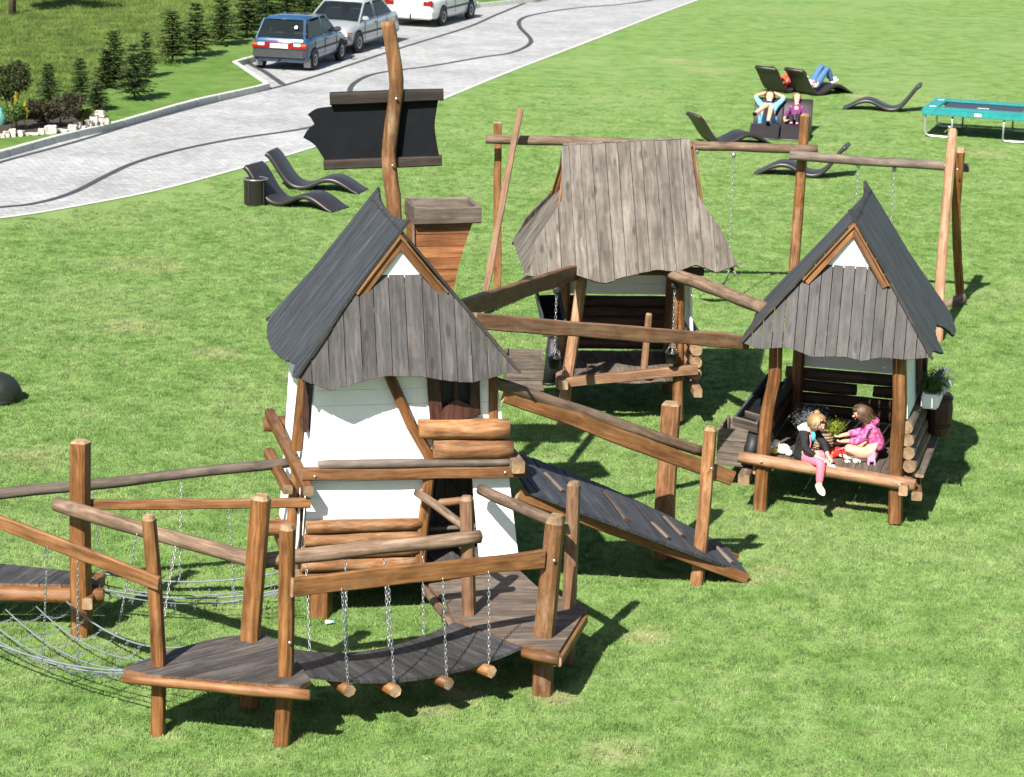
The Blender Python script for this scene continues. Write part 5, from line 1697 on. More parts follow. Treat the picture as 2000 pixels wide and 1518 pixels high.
# pale saloon, tail towards us, cut by the top of the picture
a, b = V3((-2.632, 79.871, 0)), V3((-1.784, 82.435, 0))
yaw = heading(a, b)
fw = V3((math.cos(yaw), math.sin(yaw), 0)); left = V3((-math.sin(yaw), math.cos(yaw), 0))
t, M, body = car('pale saloon seen from behind at the top edge', a + left * .80 + fw * 1.32 + V3((0, 0, .006)), yaw, SED2, M_WHITECAR, None)
for s in (1, -1):
    box('tail_lamp', (-2.24, s * .66, .78), (.1, .36, .2), M_REDLAMP, t, M, bev=.03)
box('number_plate', (-2.275, 0, .74), (.015, .50, .11), M_PLATE, t, M, bev=.003)
box('tow_hook', (-2.36, -.1, .36), (.05, .05, .16), M_TYRE, t, M)

# ------------------------------------------------------------------ young spruces and planting bed
def spruce_mesh(seed):
    rn = random.Random(seed)
    vs, fs = [], []
    wh = 21
    for i in range(wh):
        h = .13 + .83 * i / wh + rn.uniform(-.012, .012)
        Lb = (.36 * (1 - h) ** .75 + .03) * rn.uniform(.7, 1.15) * min(1, .55 + h * 2)
        nb = 9 if h < .7 else 6
        a0 = rn.uniform(0, 6.28)
        for k in range(nb):
            a = a0 + 6.283 * k / nb + rn.uniform(-.3, .3)
            lb = Lb * rn.uniform(.6, 1.12)
            dz = rn.uniform(-.10, .22) if h < .6 else rn.uniform(.05, .5)
            steps = max(4, int(lb / .030))
            for s in range(steps):
                q = (s + .8) / steps
                x, y, z = math.cos(a) * lb * q, math.sin(a) * lb * q, h + dz * lb * q - .12 * lb * q * q
                for c in range(5):
                    b = a + rn.uniform(-1.1, 1.1)
                    l = rn.uniform(.032, .062); w = rn.uniform(.010, .020)
                    ez = rn.uniform(-.3, .35)
                    dx, dy = math.cos(b), math.sin(b)
                    px, py = -dy, dx
                    tilt = rn.uniform(-.5, .5)
                    n0 = len(vs)
                    vs += [(x, y, z), (x + dx * l * .5 + px * w, y + dy * l * .5 + py * w, z + ez * l * .5 + tilt * w), (x + dx * l, y + dy * l, z + ez * l), (x + dx * l * .5 - px * w, y + dy * l * .5 - py * w, z + ez * l * .5 - tilt * w)]
                    fs.append((n0, n0 + 1, n0 + 2, n0 + 3))
    return mesh('crown', vs, fs, M_SPRUCE)


SPR = [spruce_mesh(s) for s in (1, 2, 3)]
TRUNK = tube_mesh('trunk', [(0, 0, -.03), (.004, 0, .3), (0, .004, .7), (0, 0, .99)], [.022, .017, .009, .003], M_BARK, 7)
TREES = [  # base x, base y in metres, height, girth, label
    ((-11.244, 57.555, 0.16), 1.10, 1.0, 'small spruce standing above the brown shrubs'),
    ((-10.801, 59.313, 0.16), 1.05, .95, 'slim spruce left of the spruce pair'),
    ((-10.029, 57.251, 0.16), .72, 1.5, 'stunted broad spruce nearest the white stones'),
    ((-10.481, 61.146, 0.16), 1.05, 1.1, 'left spruce of the crowded pair'),
    ((-10.3, 61.386, 0.16), 1.55, .85, 'tall spruce of the crowded pair'),
    ((-9.447, 59.2, 0.16), 1.45, 1.0, 'spruce with bare foot beside the kerb lawn'),
    ((-9.83, 63.591, 0.16), 1.25, .8, 'thin spruce peeping out behind the bare-footed one'),
    ((-9.589, 66.723, 0.16), 1.55, 1.05, 'dense dark spruce fourth along the row'),
    ((-9.18, 68.53, 0.16), 1.58, 1.0, 'straight spruce fifth along the row'),
    ((-8.805, 71.496, 0.16), 1.50, 1.15, 'wide low-skirted spruce left of the blue car'),
    ((-8.315, 73.573, 0.16), 1.70, 1.1, 'spruce at the corner of the parking bay'),
    ((-7.999, 76.179, 0.16), 1.6, 1.1, 'spruce just left of the blue car roof'),
    ((-7.52, 77.87, 0.16), 1.6, 1.15, 'spruce above the blue car roof'),
    ((-7.053, 79.627, 0.16), 1.6, 1.1, 'spruce between the blue and silver cars'),
    ((-6.525, 81.824, 0.16), 1.6, 1.1, 'spruce hidden behind the silver saloon'),
]
for i, (p, h, gth, lab) in enumerate(TREES):
    t = thing('spruce_tree', lab, 'tree', (p[0], p[1], KZ - .012), RND.uniform(0, 6.28), 'row of young spruces')
    t.scale = (h * gth, h * gth, h)
    for nm, me in (('trunk', TRUNK), ('crown', SPR[i % 3])):
        o = bpy.data.objects.new(nm, me)
        COL.objects.link(o)
        o.parent = t


def leaf_cloud(name, n, rad, size, mat, seed=1, hollow=.5, up=.3):
    rn = random.Random(seed)
    vs, fs = [], []
    lumps = [V3((rn.uniform(-.6, .6), rn.uniform(-.6, .6), rn.uniform(-.3, .7))) for _ in range(9)]
    for i in range(n):
        c = rn.choice(lumps)
        d = V3((rn.gauss(0, 1), rn.gauss(0, 1), rn.gauss(0, 1)))
        d = d.normalized() * (.45 * rn.uniform(hollow, 1))
        p = c + d
        p = V3((p.x * rad[0], p.y * rad[1], max(-.95, p.z) * rad[2]))
        a = V3((rn.gauss(0, 1), rn.gauss(0, 1), rn.gauss(0, 1) + up)).normalized()
        b = a.cross(V3((rn.gauss(0, 1), rn.gauss(0, 1), rn.gauss(0, 1)))).normalized()
        s = size * rn.uniform(.6, 1.4)
        k = len(vs)
        vs += [p - a * s, p + b * s * .42, p + a * s, p - b * s * .42]
        fs.append((k, k + 1, k + 2, k + 3))
    return mesh(name, vs, fs, mat)


def shrub(nm, label, loc, rad, n, size, mat, seed, group=None, stem=True):
    t = thing(nm, label, 'shrub', loc, 0, group)
    M = PM[t.name]
    put('foliage', leaf_cloud('foliage', n, rad, size, mat, seed), t, M @ Matrix.Translation((0, 0, rad[2] * .9)))
    if stem: tube('stem', [M @ V3((0, 0, -.02)), M @ V3((.01, 0, rad[2] * .9))], [.03, .012], M_BARK, t, 6)
    return t


sheet('planting_bed', [(-11.886, 51.954, 0.16), (-11.383, 52.72, 0.16), (-10.79, 53.132, 0.16), (-10.328, 53.682, 0.16), (-9.856, 54.244, 0.16), (-9.486, 55.125, 0.16), (-9.598, 56.284, 0.16), (-10.144, 56.526, 0.16), (-11.07, 56.964, 0.16), (-12.743, 55.778, 0.16)], KZ + .002, M_SOIL)
shrub('shrub', 'brown shrub left in the bed behind white stones', (-10.771, 54.078, 0.16), (.42, .5, .34), 2600, .035, M_DARKBUSH, 3, 'shrubs in the stone bed')
shrub('shrub', 'widest dark brown shrub in the stone bed', (-10.369, 54.392, 0.16), (.58, .6, .40), 3400, .035, M_DARKBUSH, 4, 'shrubs in the stone bed')
shrub('shrub', 'olive shrub at the right end of the bed', (-9.974, 55.035, 0.16), (.26, .3, .17), 1100, .028, M_OLIVE, 5, 'shrubs in the stone bed')
shrub('shrub', 'dark green shrub at the left edge with yellow flowers', (-11.257, 53.751, 0.16), (.34, .4, .32), 2000, .03, M_GREENLEAF, 6, 'shrubs in the stone bed')
t = thing('flower', 'upright yellow flower spikes at the left edge', 'flowers', (-11.194, 54.001, 0.16))
for k, (dx, hh) in enumerate(((-.16, .42), (-.03, .72), (.16, .5), (.22, .42), (-.1, .32))):
    c = V3((-11.194, 54.001, 0.16)) + V3((dx, -.22 - .03 * k, 0))
    tube('stem', [c, c + V3((0, 0, hh))], .008, M_GREENLEAF, t, 5)
    put('blossom', leaf_cloud('blossom', 150, (.045, .045, .16), .022, M_YELLOWFL, 20 + k), t, Matrix.Translation(c + V3((0, 0, hh - .04))))
# young dark tree left of the bed
t = thing('young_tree', 'dark leaning young tree at the left picture edge', 'tree', (-11.598, 55.066, 0.16))
c = V3((-11.598, 55.066, 0.16))
for k, (dx, dz) in enumerate(((-.35, 1.0), (.05, 1.25), (.35, 1.1))):
    tube('trunk', [c + V3((dx * .1, 0, -.03)), c + V3((dx * .4, 0, dz * .5)), c + V3((dx, .05, dz))], [.028, .02, .006], M_BARK, t, 6)
put('crown', leaf_cloud('crown', 2600, (.62, .55, .62), .045, leafmat('dark_tree_leaf', (.02, .032, .01), (.055, .065, .018), 5), 9), t, Matrix.Translation(c + V3((0, 0, .85))))
t = thing('tall_tree', 'grey trunk of a tree cut off at the top left corner', 'tree', (-16.443, 78.495, 0.16))
c = V3((-16.443, 78.495, 0.16))
tube('trunk', [c + V3((0, 0, -.05)), c + V3((.03, 0, 1.2)), c + V3((-.05, 0, 3.2))], [.13, .10, .06], M_BARK, t, 9)
put('crown', leaf_cloud('crown', 5000, (1.5, 1.5, 1.3), .09, M_GREENLEAF, 12), t, Matrix.Translation(c + V3((0, 0, 3.4))))

STONES = [(4, 262, 44, 34, 'leftmost low pale stone of the bed edging'), (12, 266, 55, 48, 'small square stone second along the bed edging'), (25, 266, 58, 62, 'upright stone in the bed edging'), (40, 264, 66, 46, 'rounded stone right of the upright one'),
          (62, 262, 120, 20, 'long flat stone set low in the edging'), (82, 261, 58, 46, 'small stone touching the biggest block'), (99, 260, 104, 62, 'biggest pale block of the bed edging'), (122, 257, 104, 24, 'flat stone right of the biggest block'),
          (142, 254, 76, 48, 'slanted white stone midway along the edging'), (152, 249, 72, 54, 'white stone leaning behind the slanted one'), (164, 250, 34, 24, 'smallest stone in the edging'), (174, 247, 64, 56, 'chalky stone at the foot of the heap'),
          (184, 245, 68, 72, 'tall chalky stone in the heap'), (196, 232, 92, 46, 'white stone on top of the heap'), (202, 241, 90, 48, 'rust-stained stone at the right end of the heap'), (198, 244, 48, 30, 'white chip in front of the heap')]
SG = {4: (-11.309, 52.581, 0.16), 12: (-11.237, 52.669, 0.16), 25: (-11.112, 52.768, 0.16), 40: (-10.964, 52.87, 0.16), 62: (-10.754, 53.061, 0.16), 82: (-10.564, 53.25, 0.16), 99: (-10.392, 53.358, 0.16), 122: (-10.181, 53.63, 0.16), 142: (-10.001, 53.899, 0.16), 152: (-9.96, 54.305, 0.16), 164: (-9.811, 54.252, 0.16), 174: (-9.741, 54.506, 0.16), 184: (-9.655, 54.684, 0.16), 196: (-9.643, 55.428, 0.16), 202: (-9.506, 55.039, 0.16), 198: (-9.511, 54.792, 0.16)}
for k, (x, y, w, h, lab) in enumerate(STONES):
    p = SG[x]
    bm = bmesh.new()
    bmesh.ops.create_cube(bm, size=1.0)
    bmesh.ops.subdivide_edges(bm, edges=bm.edges[:], cuts=2, use_grid_fill=True)
    ww, hh = w / 420, h / 330
    for v in bm.verts:
        q = v.co.copy()
        f_ = 1 - .10 * (q.length - .5)
        nn = noise.noise_vector(q * 2.3 + V3((k * 7.1, 0, 0))) * .20
        v.co = V3(((q.x + nn.x) * ww * f_, (q.y + nn.y) * ww * .8 * f_, (q.z + .45 + nn.z) * hh * f_))
    me = bpy.data.meshes.new('edging_stone'); bm.to_mesh(me); bm.free()
    me.materials.append(M_STONE)
    o = put('edging_stone', me, None, Matrix.Translation((p[0], p[1], KZ - .02 + (.12 if x == 196 else 0))) @ Matrix.Rotation(RND.uniform(-.4, .4), 4, 'Z'))
    tag(o, lab, 'stone', 'pale stones round the planting bed')
t = blob('garden_bag', V3((-11.73, 54.467, 0.16)) + V3((0, 0, .16)), (.14, .16, .26), M_TEALBAG, amp=.35)
tag(t, 'turquoise plastic bag lying in the bed at the left edge', 'bag')

# ------------------------------------------------------------------ loungers
def lounger_mesh():
    prof = [(0, .74), (.10, .66), (.22, .50), (.36, .30), (.50, .155), (.64, .10), (.80, .115), (.98, .19), (1.15, .265), (1.32, .285), (1.48, .25), (1.64, .17), (1.80, .075), (1.92, .022)]
    P = smooth_line([(x, z, 0) for x, z in prof], 3)
    up, lo = [], []
    for i, p in enumerate(P):
        d = (P[min(i + 1, len(P) - 1)] - P[max(i - 1, 0)]).normalized()
        n = V3((-d.y, d.x, 0))
        if n.y < 0: n = -n
        th = .085 if i < len(P) * .75 else .085 - .065 * (i / len(P) - .75) / .25
        up.append(p); lo.append(p - n * th)
    vs, fs = [], []
    W = .345
    for a, b in zip(up, lo):
        for y in (-W, -W + .02, W - .02, W):
            e = .012 if abs(y) == W else 0
            vs.append((a.x, y, a.y - e))
        for y in (W, W - .03, -W + .03, -W): vs.append((b.x, y, max(.004, b.y)))
    n = 8
    for i in range(len(up) - 1):
        for k in range(n): fs.append((i * n + k, i * n + (k + 1) % n, (i + 1) * n + (k + 1) % n, (i + 1) * n + k))
    fs.append(tuple(range(n - 1, -1, -1))); t_ = (len(up) - 1) * n; fs.append(tuple(range(t_, t_ + n)))
    me = mesh('shell', vs, fs, M_WICKER, True)
    bm = bmesh.new(); bm.from_mesh(me); bmesh.ops.recalc_face_normals(bm, faces=bm.faces); bm.to_mesh(me); bm.free()
    return me


LM = lounger_mesh()
def foot_bar():
    return tube_mesh('foot_rail', [(.52, -.30, .03), (.52, 0, .03), (.52, .30, .03)], .028, M_WICKER, 8)
FBM = foot_bar()
def lounger(label, head, foot, group='wavy sun loungers on the lawn'):
    head, foot = V3(head), V3(foot)
    d = foot - head
    t = thing('sun_lounger', label, 'sun lounger', (head.x, head.y, 0), math.atan2(d.y, d.x), group)
    M = PM[t.name]
    put('shell', LM, t, M)
    put('foot_rail', FBM, t, M)
    return t, M


lounger('dark wavy lounger beside the bin, nearer of that pair', V3((-3.358, 45.598, 0)) + V3((-1.75, .80, 0)), (-3.358, 45.598, 0))
lounger('dark wavy lounger behind the one by the bin', V3((-3.077, 47.716, 0)) + V3((-1.86, .42, 0)), (-3.077, 47.716, 0))
lounger('empty wavy lounger above the weathered roof ridge', (3.984, 55.093, 0), (5.838, 55.807, 0))
lounger('empty wavy lounger facing left below the people', V3((5.106, 51.436, 0)) + V3((1.86, -.45, 0)), (5.106, 51.436, 0))
lounger('lone wavy lounger left of the trampoline', V3((8.361, 62.225, 0)) + V3((1.86, -.40, 0)), (8.361, 62.225, 0))
_, MF1 = lounger('lounger facing us with the person in light blue', V3((5.734, 56.348, 0)) + V3((.30, 1.85, 0)), (5.734, 56.348, 0))
_, MF2 = lounger('lounger facing us with the curled up child', V3((6.454, 56.234, 0)) + V3((.26, 1.85, 0)), (6.454, 56.234, 0))
_, MB1 = lounger('lounger seen from behind with a red cloth on it', V3((6.688, 64.723, 0)) + V3((-.15, -.1, 0)), V3((6.688, 64.723, 0)) + V3((1.25, 1.35, 0)))
_, MB2 = lounger('lounger seen from behind with the person in jeans', V3((7.413, 64.449, 0)) + V3((-.15, -.1, 0)), V3((7.413, 64.449, 0)) + V3((1.45, 1.10, 0)))

# bin
bn = thing('litter_bin', 'dark round litter bin with pale rim beside the loungers', 'bin', (-5.033, 45.963, 0))
M = PM[bn.name]
lathe('drum', [(.205, 0), (.22, .02), (.225, .47), (.235, .48), (.235, .50)], M_WICKER, bn, M, n=28)
lathe('rim', [(.238, .495), (.242, .51), (.232, .518), (.212, .518), (.208, .50)], M_RIM, bn, M, n=28)
lathe('lid', [(.207, .49), (.207, .508), (.05, .512)], M_BLACK, bn, M, n=24)
for a in (2.2, 4.2, 5.6):
    box('seam', (math.cos(a) * .224, math.sin(a) * .224, .25), (.012, .03, .44), M_BUMPER, bn, M)

# bean bag at the left edge
bg_ = thing('bean_bag', 'dark dome shaped bean bag cut by the left edge', 'bean bag', (-6.817, 30.877, 0))
blob('cover', (0, 0, .12), (.34, .34, .27), plain('dark_green_vinyl', (.012, .017, .011), .6, vary=.2), bg_, PM[bg_.name], sub=3, amp=.08)
lathe('base_seam', [(.31, .0), (.335, .03), (.33, .07)], M_BLACK, bg_, PM[bg_.name], n=24)

# ------------------------------------------------------------------ trampoline
p0, p1 = V3((9.676, 57.37, 0)), V3((11.616, 56.734, 0))
yaw = math.atan2((p1 - p0).y, (p1 - p0).x)
tr = thing('trampoline', 'rectangular trampoline with turquoise edge pads', 'trampoline', (p0.x, p0.y, 0), yaw)
M = PM[tr.name]
TL, TW, TH = 2.45, 1.9, .68
pad = .30
for nm, (x0, y0, x1, y1) in (('edge_pad', (-.1, -.05, TL + .1, pad)), ('edge_pad', (-.1, TW - pad, TL + .1, TW + .05)), ('edge_pad', (-.1, pad + .004, pad - .05, TW - pad - .004)), ('edge_pad', (TL - pad + .05, pad + .004, TL + .1, TW - pad - .004))):
    box(nm, ((x0 + x1) / 2, (y0 + y1) / 2, TH), (x1 - x0, y1 - y0, .06), M_TEAL, tr, M, bev=.025)
for (x0, y0, x1, y1) in ((-.1, -.055, TL + .1, -.035), (-.1, TW + .035, TL + .1, TW + .055)):
    box('pad_skirt', ((x0 + x1) / 2, (y0 + y1) / 2, TH - .075), (x1 - x0, .02, .13), M_TEAL, tr, M, bev=.008)
for x in (-.1, TL + .1):
    box('pad_skirt', (x, TW / 2, TH - .075), (.02, TW + .09, .13), M_TEAL, tr, M, bev=.008)
box('mat', (TL / 2, TW / 2, TH - .025), (TL - 2 * pad + .02, TW - 2 * pad - .06, .012), M_MAT, tr, M, bev=.004)
box('mat_logo', (TL / 2, TW / 2 - .1, TH - .0165), (.28, .07, .003), M_PLATE, tr, M, bev=0)
box('pad_label', (TL / 2, -.068, TH - .07), (.16, .006, .07), M_PLATE, tr, M, bev=.002)
for x, y in ((.10, .3), (TL - .1, .3), (.1, TW - .3), (TL - .1, TW - .3)): box('pad_mark', (x, y, TH + .032), (.16, .08, .003), M_PLATE, tr, M, bev=0)
tube('frame_rail', [M @ V3(p) for p in ((0, 0, TH - .07), (TL, 0, TH - .07), (TL, TW, TH - .07), (0, TW, TH - .07), (0, 0, TH - .07))], .025, M_FRAME, tr, 8)
for y in (.05, TW - .05):
    for x0, x1 in ((-.02, .62), (TL + .02, TL - .62)):
        pts = smooth_line([(x0, y, TH - .07), (x0, y, .3), (x0 + (.05 if x1 > x0 else -.05), y, .07), ((x0 + x1) / 2, y, .03), (x1, y, .035)], 5)
        tube('leg', [M @ V3(p) for p in pts], .026, M_FRAME, tr, 9)
        tube('leg_strut', [M @ V3((x1, y, .02)), M @ V3((x1, y, TH - .07))], .022, M_FRAME, tr, 8)
ball = blob('play_ball', V3((12.449, 61.106, 0)) + V3((0, 0, .09)), (.095, .095, .095), M_BALL, sub=3, amp=0)
tag(ball, 'yellow ball lying under the trampoline', 'ball')

# ------------------------------------------------------------------ people
def skin(name, pts, edges, mat, parent, sub=2):
    """one continuous skinned surface through joints: pts = {key: (world position, radius or (rx, ry))}"""
    keys = list(pts)
    c = V3(pts[keys[0]][0])
    me = bpy.data.meshes.new(name)
    me.from_pydata([tuple(V3(pts[k][0]) - c) for k in keys], [(keys.index(a), keys.index(b)) for a, b in edges], [])
    me.materials.append(mat)
    o = put(name, me, parent, Matrix.Translation(c))
    md = o.modifiers.new('skin', 'SKIN')
    md.use_smooth_shade = True
    for i, k in enumerate(keys):
        r = pts[k][1]
        me.skin_vertices[0].data[i].radius = (r, r) if not isinstance(r, tuple) else r
    me.skin_vertices[0].data[0].use_root = True
    s = o.modifiers.new('sub', 'SUBSURF')
    s.levels = s.render_levels = sub
    return o


FOLD = bpy.data.textures.new('cloth_folds', 'CLOUDS')
FOLD.noise_scale = .07
def folds(o, k=.022):
    o.modifiers['sub'].levels = o.modifiers['sub'].render_levels = 3
    d = o.modifiers.new('folds', 'DISPLACE')
    d.texture = FOLD; d.strength = k; d.mid_level = .5
    return o


def path(*ks): return list(zip(ks, ks[1:]))


def hand(pts, edges, key, wrist, palm, dirv, side, r=.011, L=.05):
    """palm and five fingers grown from the wrist joint"""
    d = V3(dirv).normalized(); s = V3(side).normalized()
    up = d.cross(s)
    pts[key + 'p'] = (V3(palm), r * 2.1)
    edges.append((wrist, key + 'p'))
    for k, (o, l) in enumerate(((-1.4, .9), (-.5, 1.05), (.4, 1.0), (1.3, .8))):
        a = V3(palm) + d * L * .45 + s * o * r * 1.1
        b = a + d * L * .4 * l - up * .006
        c_ = b + d * L * .28 * l - up * .018
        pts[f'{key}{k}a'], pts[f'{key}{k}b'], pts[f'{key}{k}c'] = (a, r * .75), (b, r * .68), (c_, r * .58)
        edges += [(key + 'p', f'{key}{k}a'), (f'{key}{k}a', f'{key}{k}b'), (f'{key}{k}b', f'{key}{k}c')]
    a = V3(palm) - s * r * 2.3 + d * L * .1
    pts[key + 'ta'], pts[key + 'tb'] = (a, r * .75), (a - s * .008 + d * L * .4 - up * .01, r * .6)
    edges += [(key + 'p', key + 'ta'), (key + 'ta', key + 'tb')]


def head_parts(parent, c, r, look, up, hair_mat, style):
    """hair, eyes, mouth, ears on a head of radius r looking along look"""
    look, up = V3(look).normalized(), V3(up).normalized()
    sd = look.cross(up).normalized()
    up = sd.cross(look)
    M = Matrix((sd, look, up)).transposed().to_4x4(); M.translation = V3(c)
    # hair cap
    bm = bmesh.new()
    bmesh.ops.create_icosphere(bm, subdivisions=3, radius=1)
    dele = []
    for v in bm.verts:
        q = v.co
        if (q.y > .22 and q.z < .50) or (q.z < -.5 and q.y > -.3): dele.append(v)
    bmesh.ops.delete(bm, geom=dele, context='VERTS')
    for v in bm.verts:
        q = v.co
        k = 1.06 + .05 * noise.noise(q * 5 + V3((c[0], 0, 0)))
        low = max(0, -q.z - .1) if style != 'short' else 0
        v.co = V3((q.x * r * k * (1 - .25 * low), q.y * r * 1.16 * k - .02 * low, q.z * r * 1.14 * k - low * r * (.9 if style == 'long' else .4)))
    for f in bm.faces: f.smooth = True
    me = bpy.data.meshes.new('hair'); bm.to_mesh(me); bm.free(); me.materials.append(hair_mat)
    put('hair', me, parent, M)
    rn = random.Random(int(abs(c[0]) * 1000))
    sv, sf = [], []
    for i in range(520):
        ph = rn.uniform(-math.pi, math.pi)
        ap = abs(ph)
        tm = 40 if ap < .9 else (100 if ap < 1.7 else 118)
        t0 = rn.uniform(0, tm * .55); t1 = min(tm, t0 + rn.uniform(45, 80))
        rad = r * rn.uniform(1.13, 1.27)
        dr = rn.uniform(-.25, .25); w = r * rn.uniform(.05, .10)
        pp = []
        for j in range(6):
            th = R(t0 + (t1 - t0) * j / 5); a = ph + dr * j / 5
            pp.append(V3((math.sin(a) * math.sin(th) * rad, math.cos(a) * math.sin(th) * rad * 1.04, math.cos(th) * rad)))
        if style == 'long' and ap > 1.0 and t1 > 85:
            for j in range(3): pp.append(pp[-1] + V3((rn.uniform(-.01, .01), -.012, -r * .26)))
        n0 = len(sv)
        for j, p_ in enumerate(pp):
            tg = V3((math.cos(ph), -math.sin(ph), 0)) * (w * (1 - .6 * abs(2 * j / (len(pp) - 1) - 1)))
            sv += [p_ - tg, p_ + tg]
        for j in range(len(pp) - 1): sf.append((n0 + 2 * j, n0 + 2 * j + 1, n0 + 2 * j + 3, n0 + 2 * j + 2))
    put('hair_strands', mesh('hair_strands', sv, sf, hair_mat, True), parent, M)
    if style == 'bun':
        blob('hair_knot', (0, -r * .55, r * 1.1), (r * .42, r * .42, r * .38), hair_mat, parent, M, amp=.3)
        tube('hair_band', [M @ V3((r * 1.1 * math.cos(a), r * .35 + .0, r * 1.12 * math.sin(a))) for a in [k * math.pi / 10 for k in range(11)]], .008, M_TOYPINK, parent, 6)
    for s in (-1, 1):
        blob('eye', (s * r * .38, r * 1.0, r * .05), (r * .07, r * .05, r * .05), M_HAIRB, parent, M, sub=1, amp=0)
        blob('ear', (s * r * 1.0, -.05 * r, -.05 * r), (r * .10, r * .2, r * .28), M_SKIN, parent, M, sub=1, amp=0)
    blob('nose', (0, r * 1.12, -.15 * r), (r * .13, r * .16, r * .17), M_SKIN, parent, M, sub=1, amp=0)
    blob('mouth', (0, r * 1.0, -.48 * r), (r * .26, r * .06, r * .06), plain('lips', (.45, .14, .12), .5), parent, M, sub=1, amp=0)


def shoe(parent, heel, toe, r, mat, up=(0, 0, 1)):
    heel, toe = V3(heel), V3(toe)
    d = toe - heel
    M = axes(d, up, heel)
    L = d.length
    st = [-.03, 0, L * .3, L * .65, L * .92, L + .025]
    ww = [.55, .9, .95, 1.1, .85, .3]; hh = [.6, 1.15, 1.1, .8, .55, .25]
    def prof(i, z): return [(r * ww[i] * math.cos(a), max(-.55, math.sin(a)) * r * hh[i]) for a in [k * math.pi / 6 for k in range(12)]]
    v, f, ix, sm = rings(prof, st, mat, smooth=True)
    sh = put('shoe', mesh('shoe', v, f, mat, True), parent, M)
    return sh


# ---- child on the edge of the right house
def person(label, loc): return thing('person', label, 'person', loc)


def c3(u, w, z): return FC(u, w, z)
g1 = person('fair-haired child in black jacket and pink tights dangling a leg', c3(.45, .1, FLC))
hip, wst, chs, nck = c3(.44, .10, .70), c3(.46, .10, .82), c3(.50, .06, .96), c3(.555, .02, 1.04)
hd = c3(.61, -.03, 1.125)
P = {'hip': (hip, .085), 'w': (wst, .078), 'c': (chs, .082), 'n': (nck, .036), 'h0': (c3(.585, -.015, 1.085), .078), 'h': (hd, .112), 'h1': (c3(.63, -.045, 1.165), .098),
     'rs': (c3(.46, -.04, .985), .04), 're': (c3(.50, -.12, .83), .034), 'rw': (c3(.66, -.14, .745), .024),
     'ls': (c3(.58, .12, .975), .04), 'le': (c3(.70, .06, .85), .034), 'lw': (c3(.76, -.06, .755), .024),
     'rt': (c3(.52, .0, .69), .072), 'rk': (c3(.71, -.20, .70), .055), 'ra': (c3(.70, -.22, .47), .036), 'rf': (c3(.72, -.27, .425), .034), 'rq': (c3(.75, -.34, .405), .026),
     'lt': (c3(.55, .16, .69), .07), 'lk': (c3(.77, .10, .70), .052), 'la': (c3(.74, -.04, .655), .036), 'lf': (c3(.80, -.08, .645), .03)}
E = path('hip', 'w', 'c', 'n', 'h0', 'h', 'h1') + path('c', 'rs', 're', 'rw') + path('c', 'ls', 'le', 'lw') + path('hip', 'rt', 'rk', 'ra', 'rf', 'rq') + path('hip', 'lt', 'lk', 'la', 'lf')
hand(P, E, 'RH', 'rw', c3(.715, -.15, .735), FC.d(1, .1, -.3), FC.d(.1, 1, 0), r=.0095)
hand(P, E, 'LH', 'lw', c3(.79, -.10, .735), FC.d(.6, -.8, -.3), FC.d(.8, .6, 0), r=.0095)
skin('body', P, E, M_SKIN, g1)
J = {'b': (hip + V3((0, 0, -.075)), .10), 'hip': (hip + V3((0, 0, -.02)), .118), 'w': (wst, .102), 'c': (chs, .1), 'n': (c3(.535, .03, 1.015), .05), 'rs': (P['rs'][0], .055), 're': (P['re'][0], .046), 'rw': (c3(.635, -.138, .758), .033), 'ls': (P['ls'][0], .055), 'le': (P['le'][0], .046), 'lw': (c3(.75, -.035, .775), .033)}
folds(skin('jacket', J, path('b', 'hip', 'w', 'c', 'n') + path('c', 'rs', 're', 'rw') + path('c', 'ls', 'le', 'lw'), M_BLACKCLOTH, g1))
T = {'hip': (hip, .09), 'rt': (P['rt'][0], .078), 'rk': (P['rk'][0], .06), 'ra': (c3(.70, -.22, .455), .042), 'lt': (P['lt'][0], .076), 'lk': (P['lk'][0], .058), 'la': (c3(.745, -.02, .66), .042)}
skin('tights', T, path('hip', 'rt', 'rk', 'ra') + path('hip', 'lt', 'lk', 'la'), M_PINK, g1)
hood = {'a': (c3(.43, .06, 1.045), .062), 'b': (c3(.50, -.05, 1.03), .05), 'c': (c3(.50, .12, 1.03), .05), 'd': (c3(.38, .05, 1.0), .04)}
folds(skin('hood', hood, [('a', 'b'), ('a', 'c'), ('a', 'd')], M_WHITECLOTH, g1))
blob('shirt_front', (0, 0, 0), (.03, .04, .06), M_CYAN, g1, Matrix.Translation(c3(.575, -.02, .955)), amp=.1)
tube('zip_trim', [c3(.545, -.085, .99), c3(.56, -.09, .90), c3(.55, -.08, .80)], .008, M_PINK, g1, 6)
shoe(g1, c3(.69, -.20, .43), c3(.77, -.37, .385), .042, M_WHITECLOTH)
shoe(g1, c3(.73, -.03, .655), c3(.86, -.12, .635), .038, M_WHITECLOTH)
head_parts(g1, hd, .092, FC.d(.80, -.50, -.25), (.3, 0, 1), M_HAIRL, 'bun')

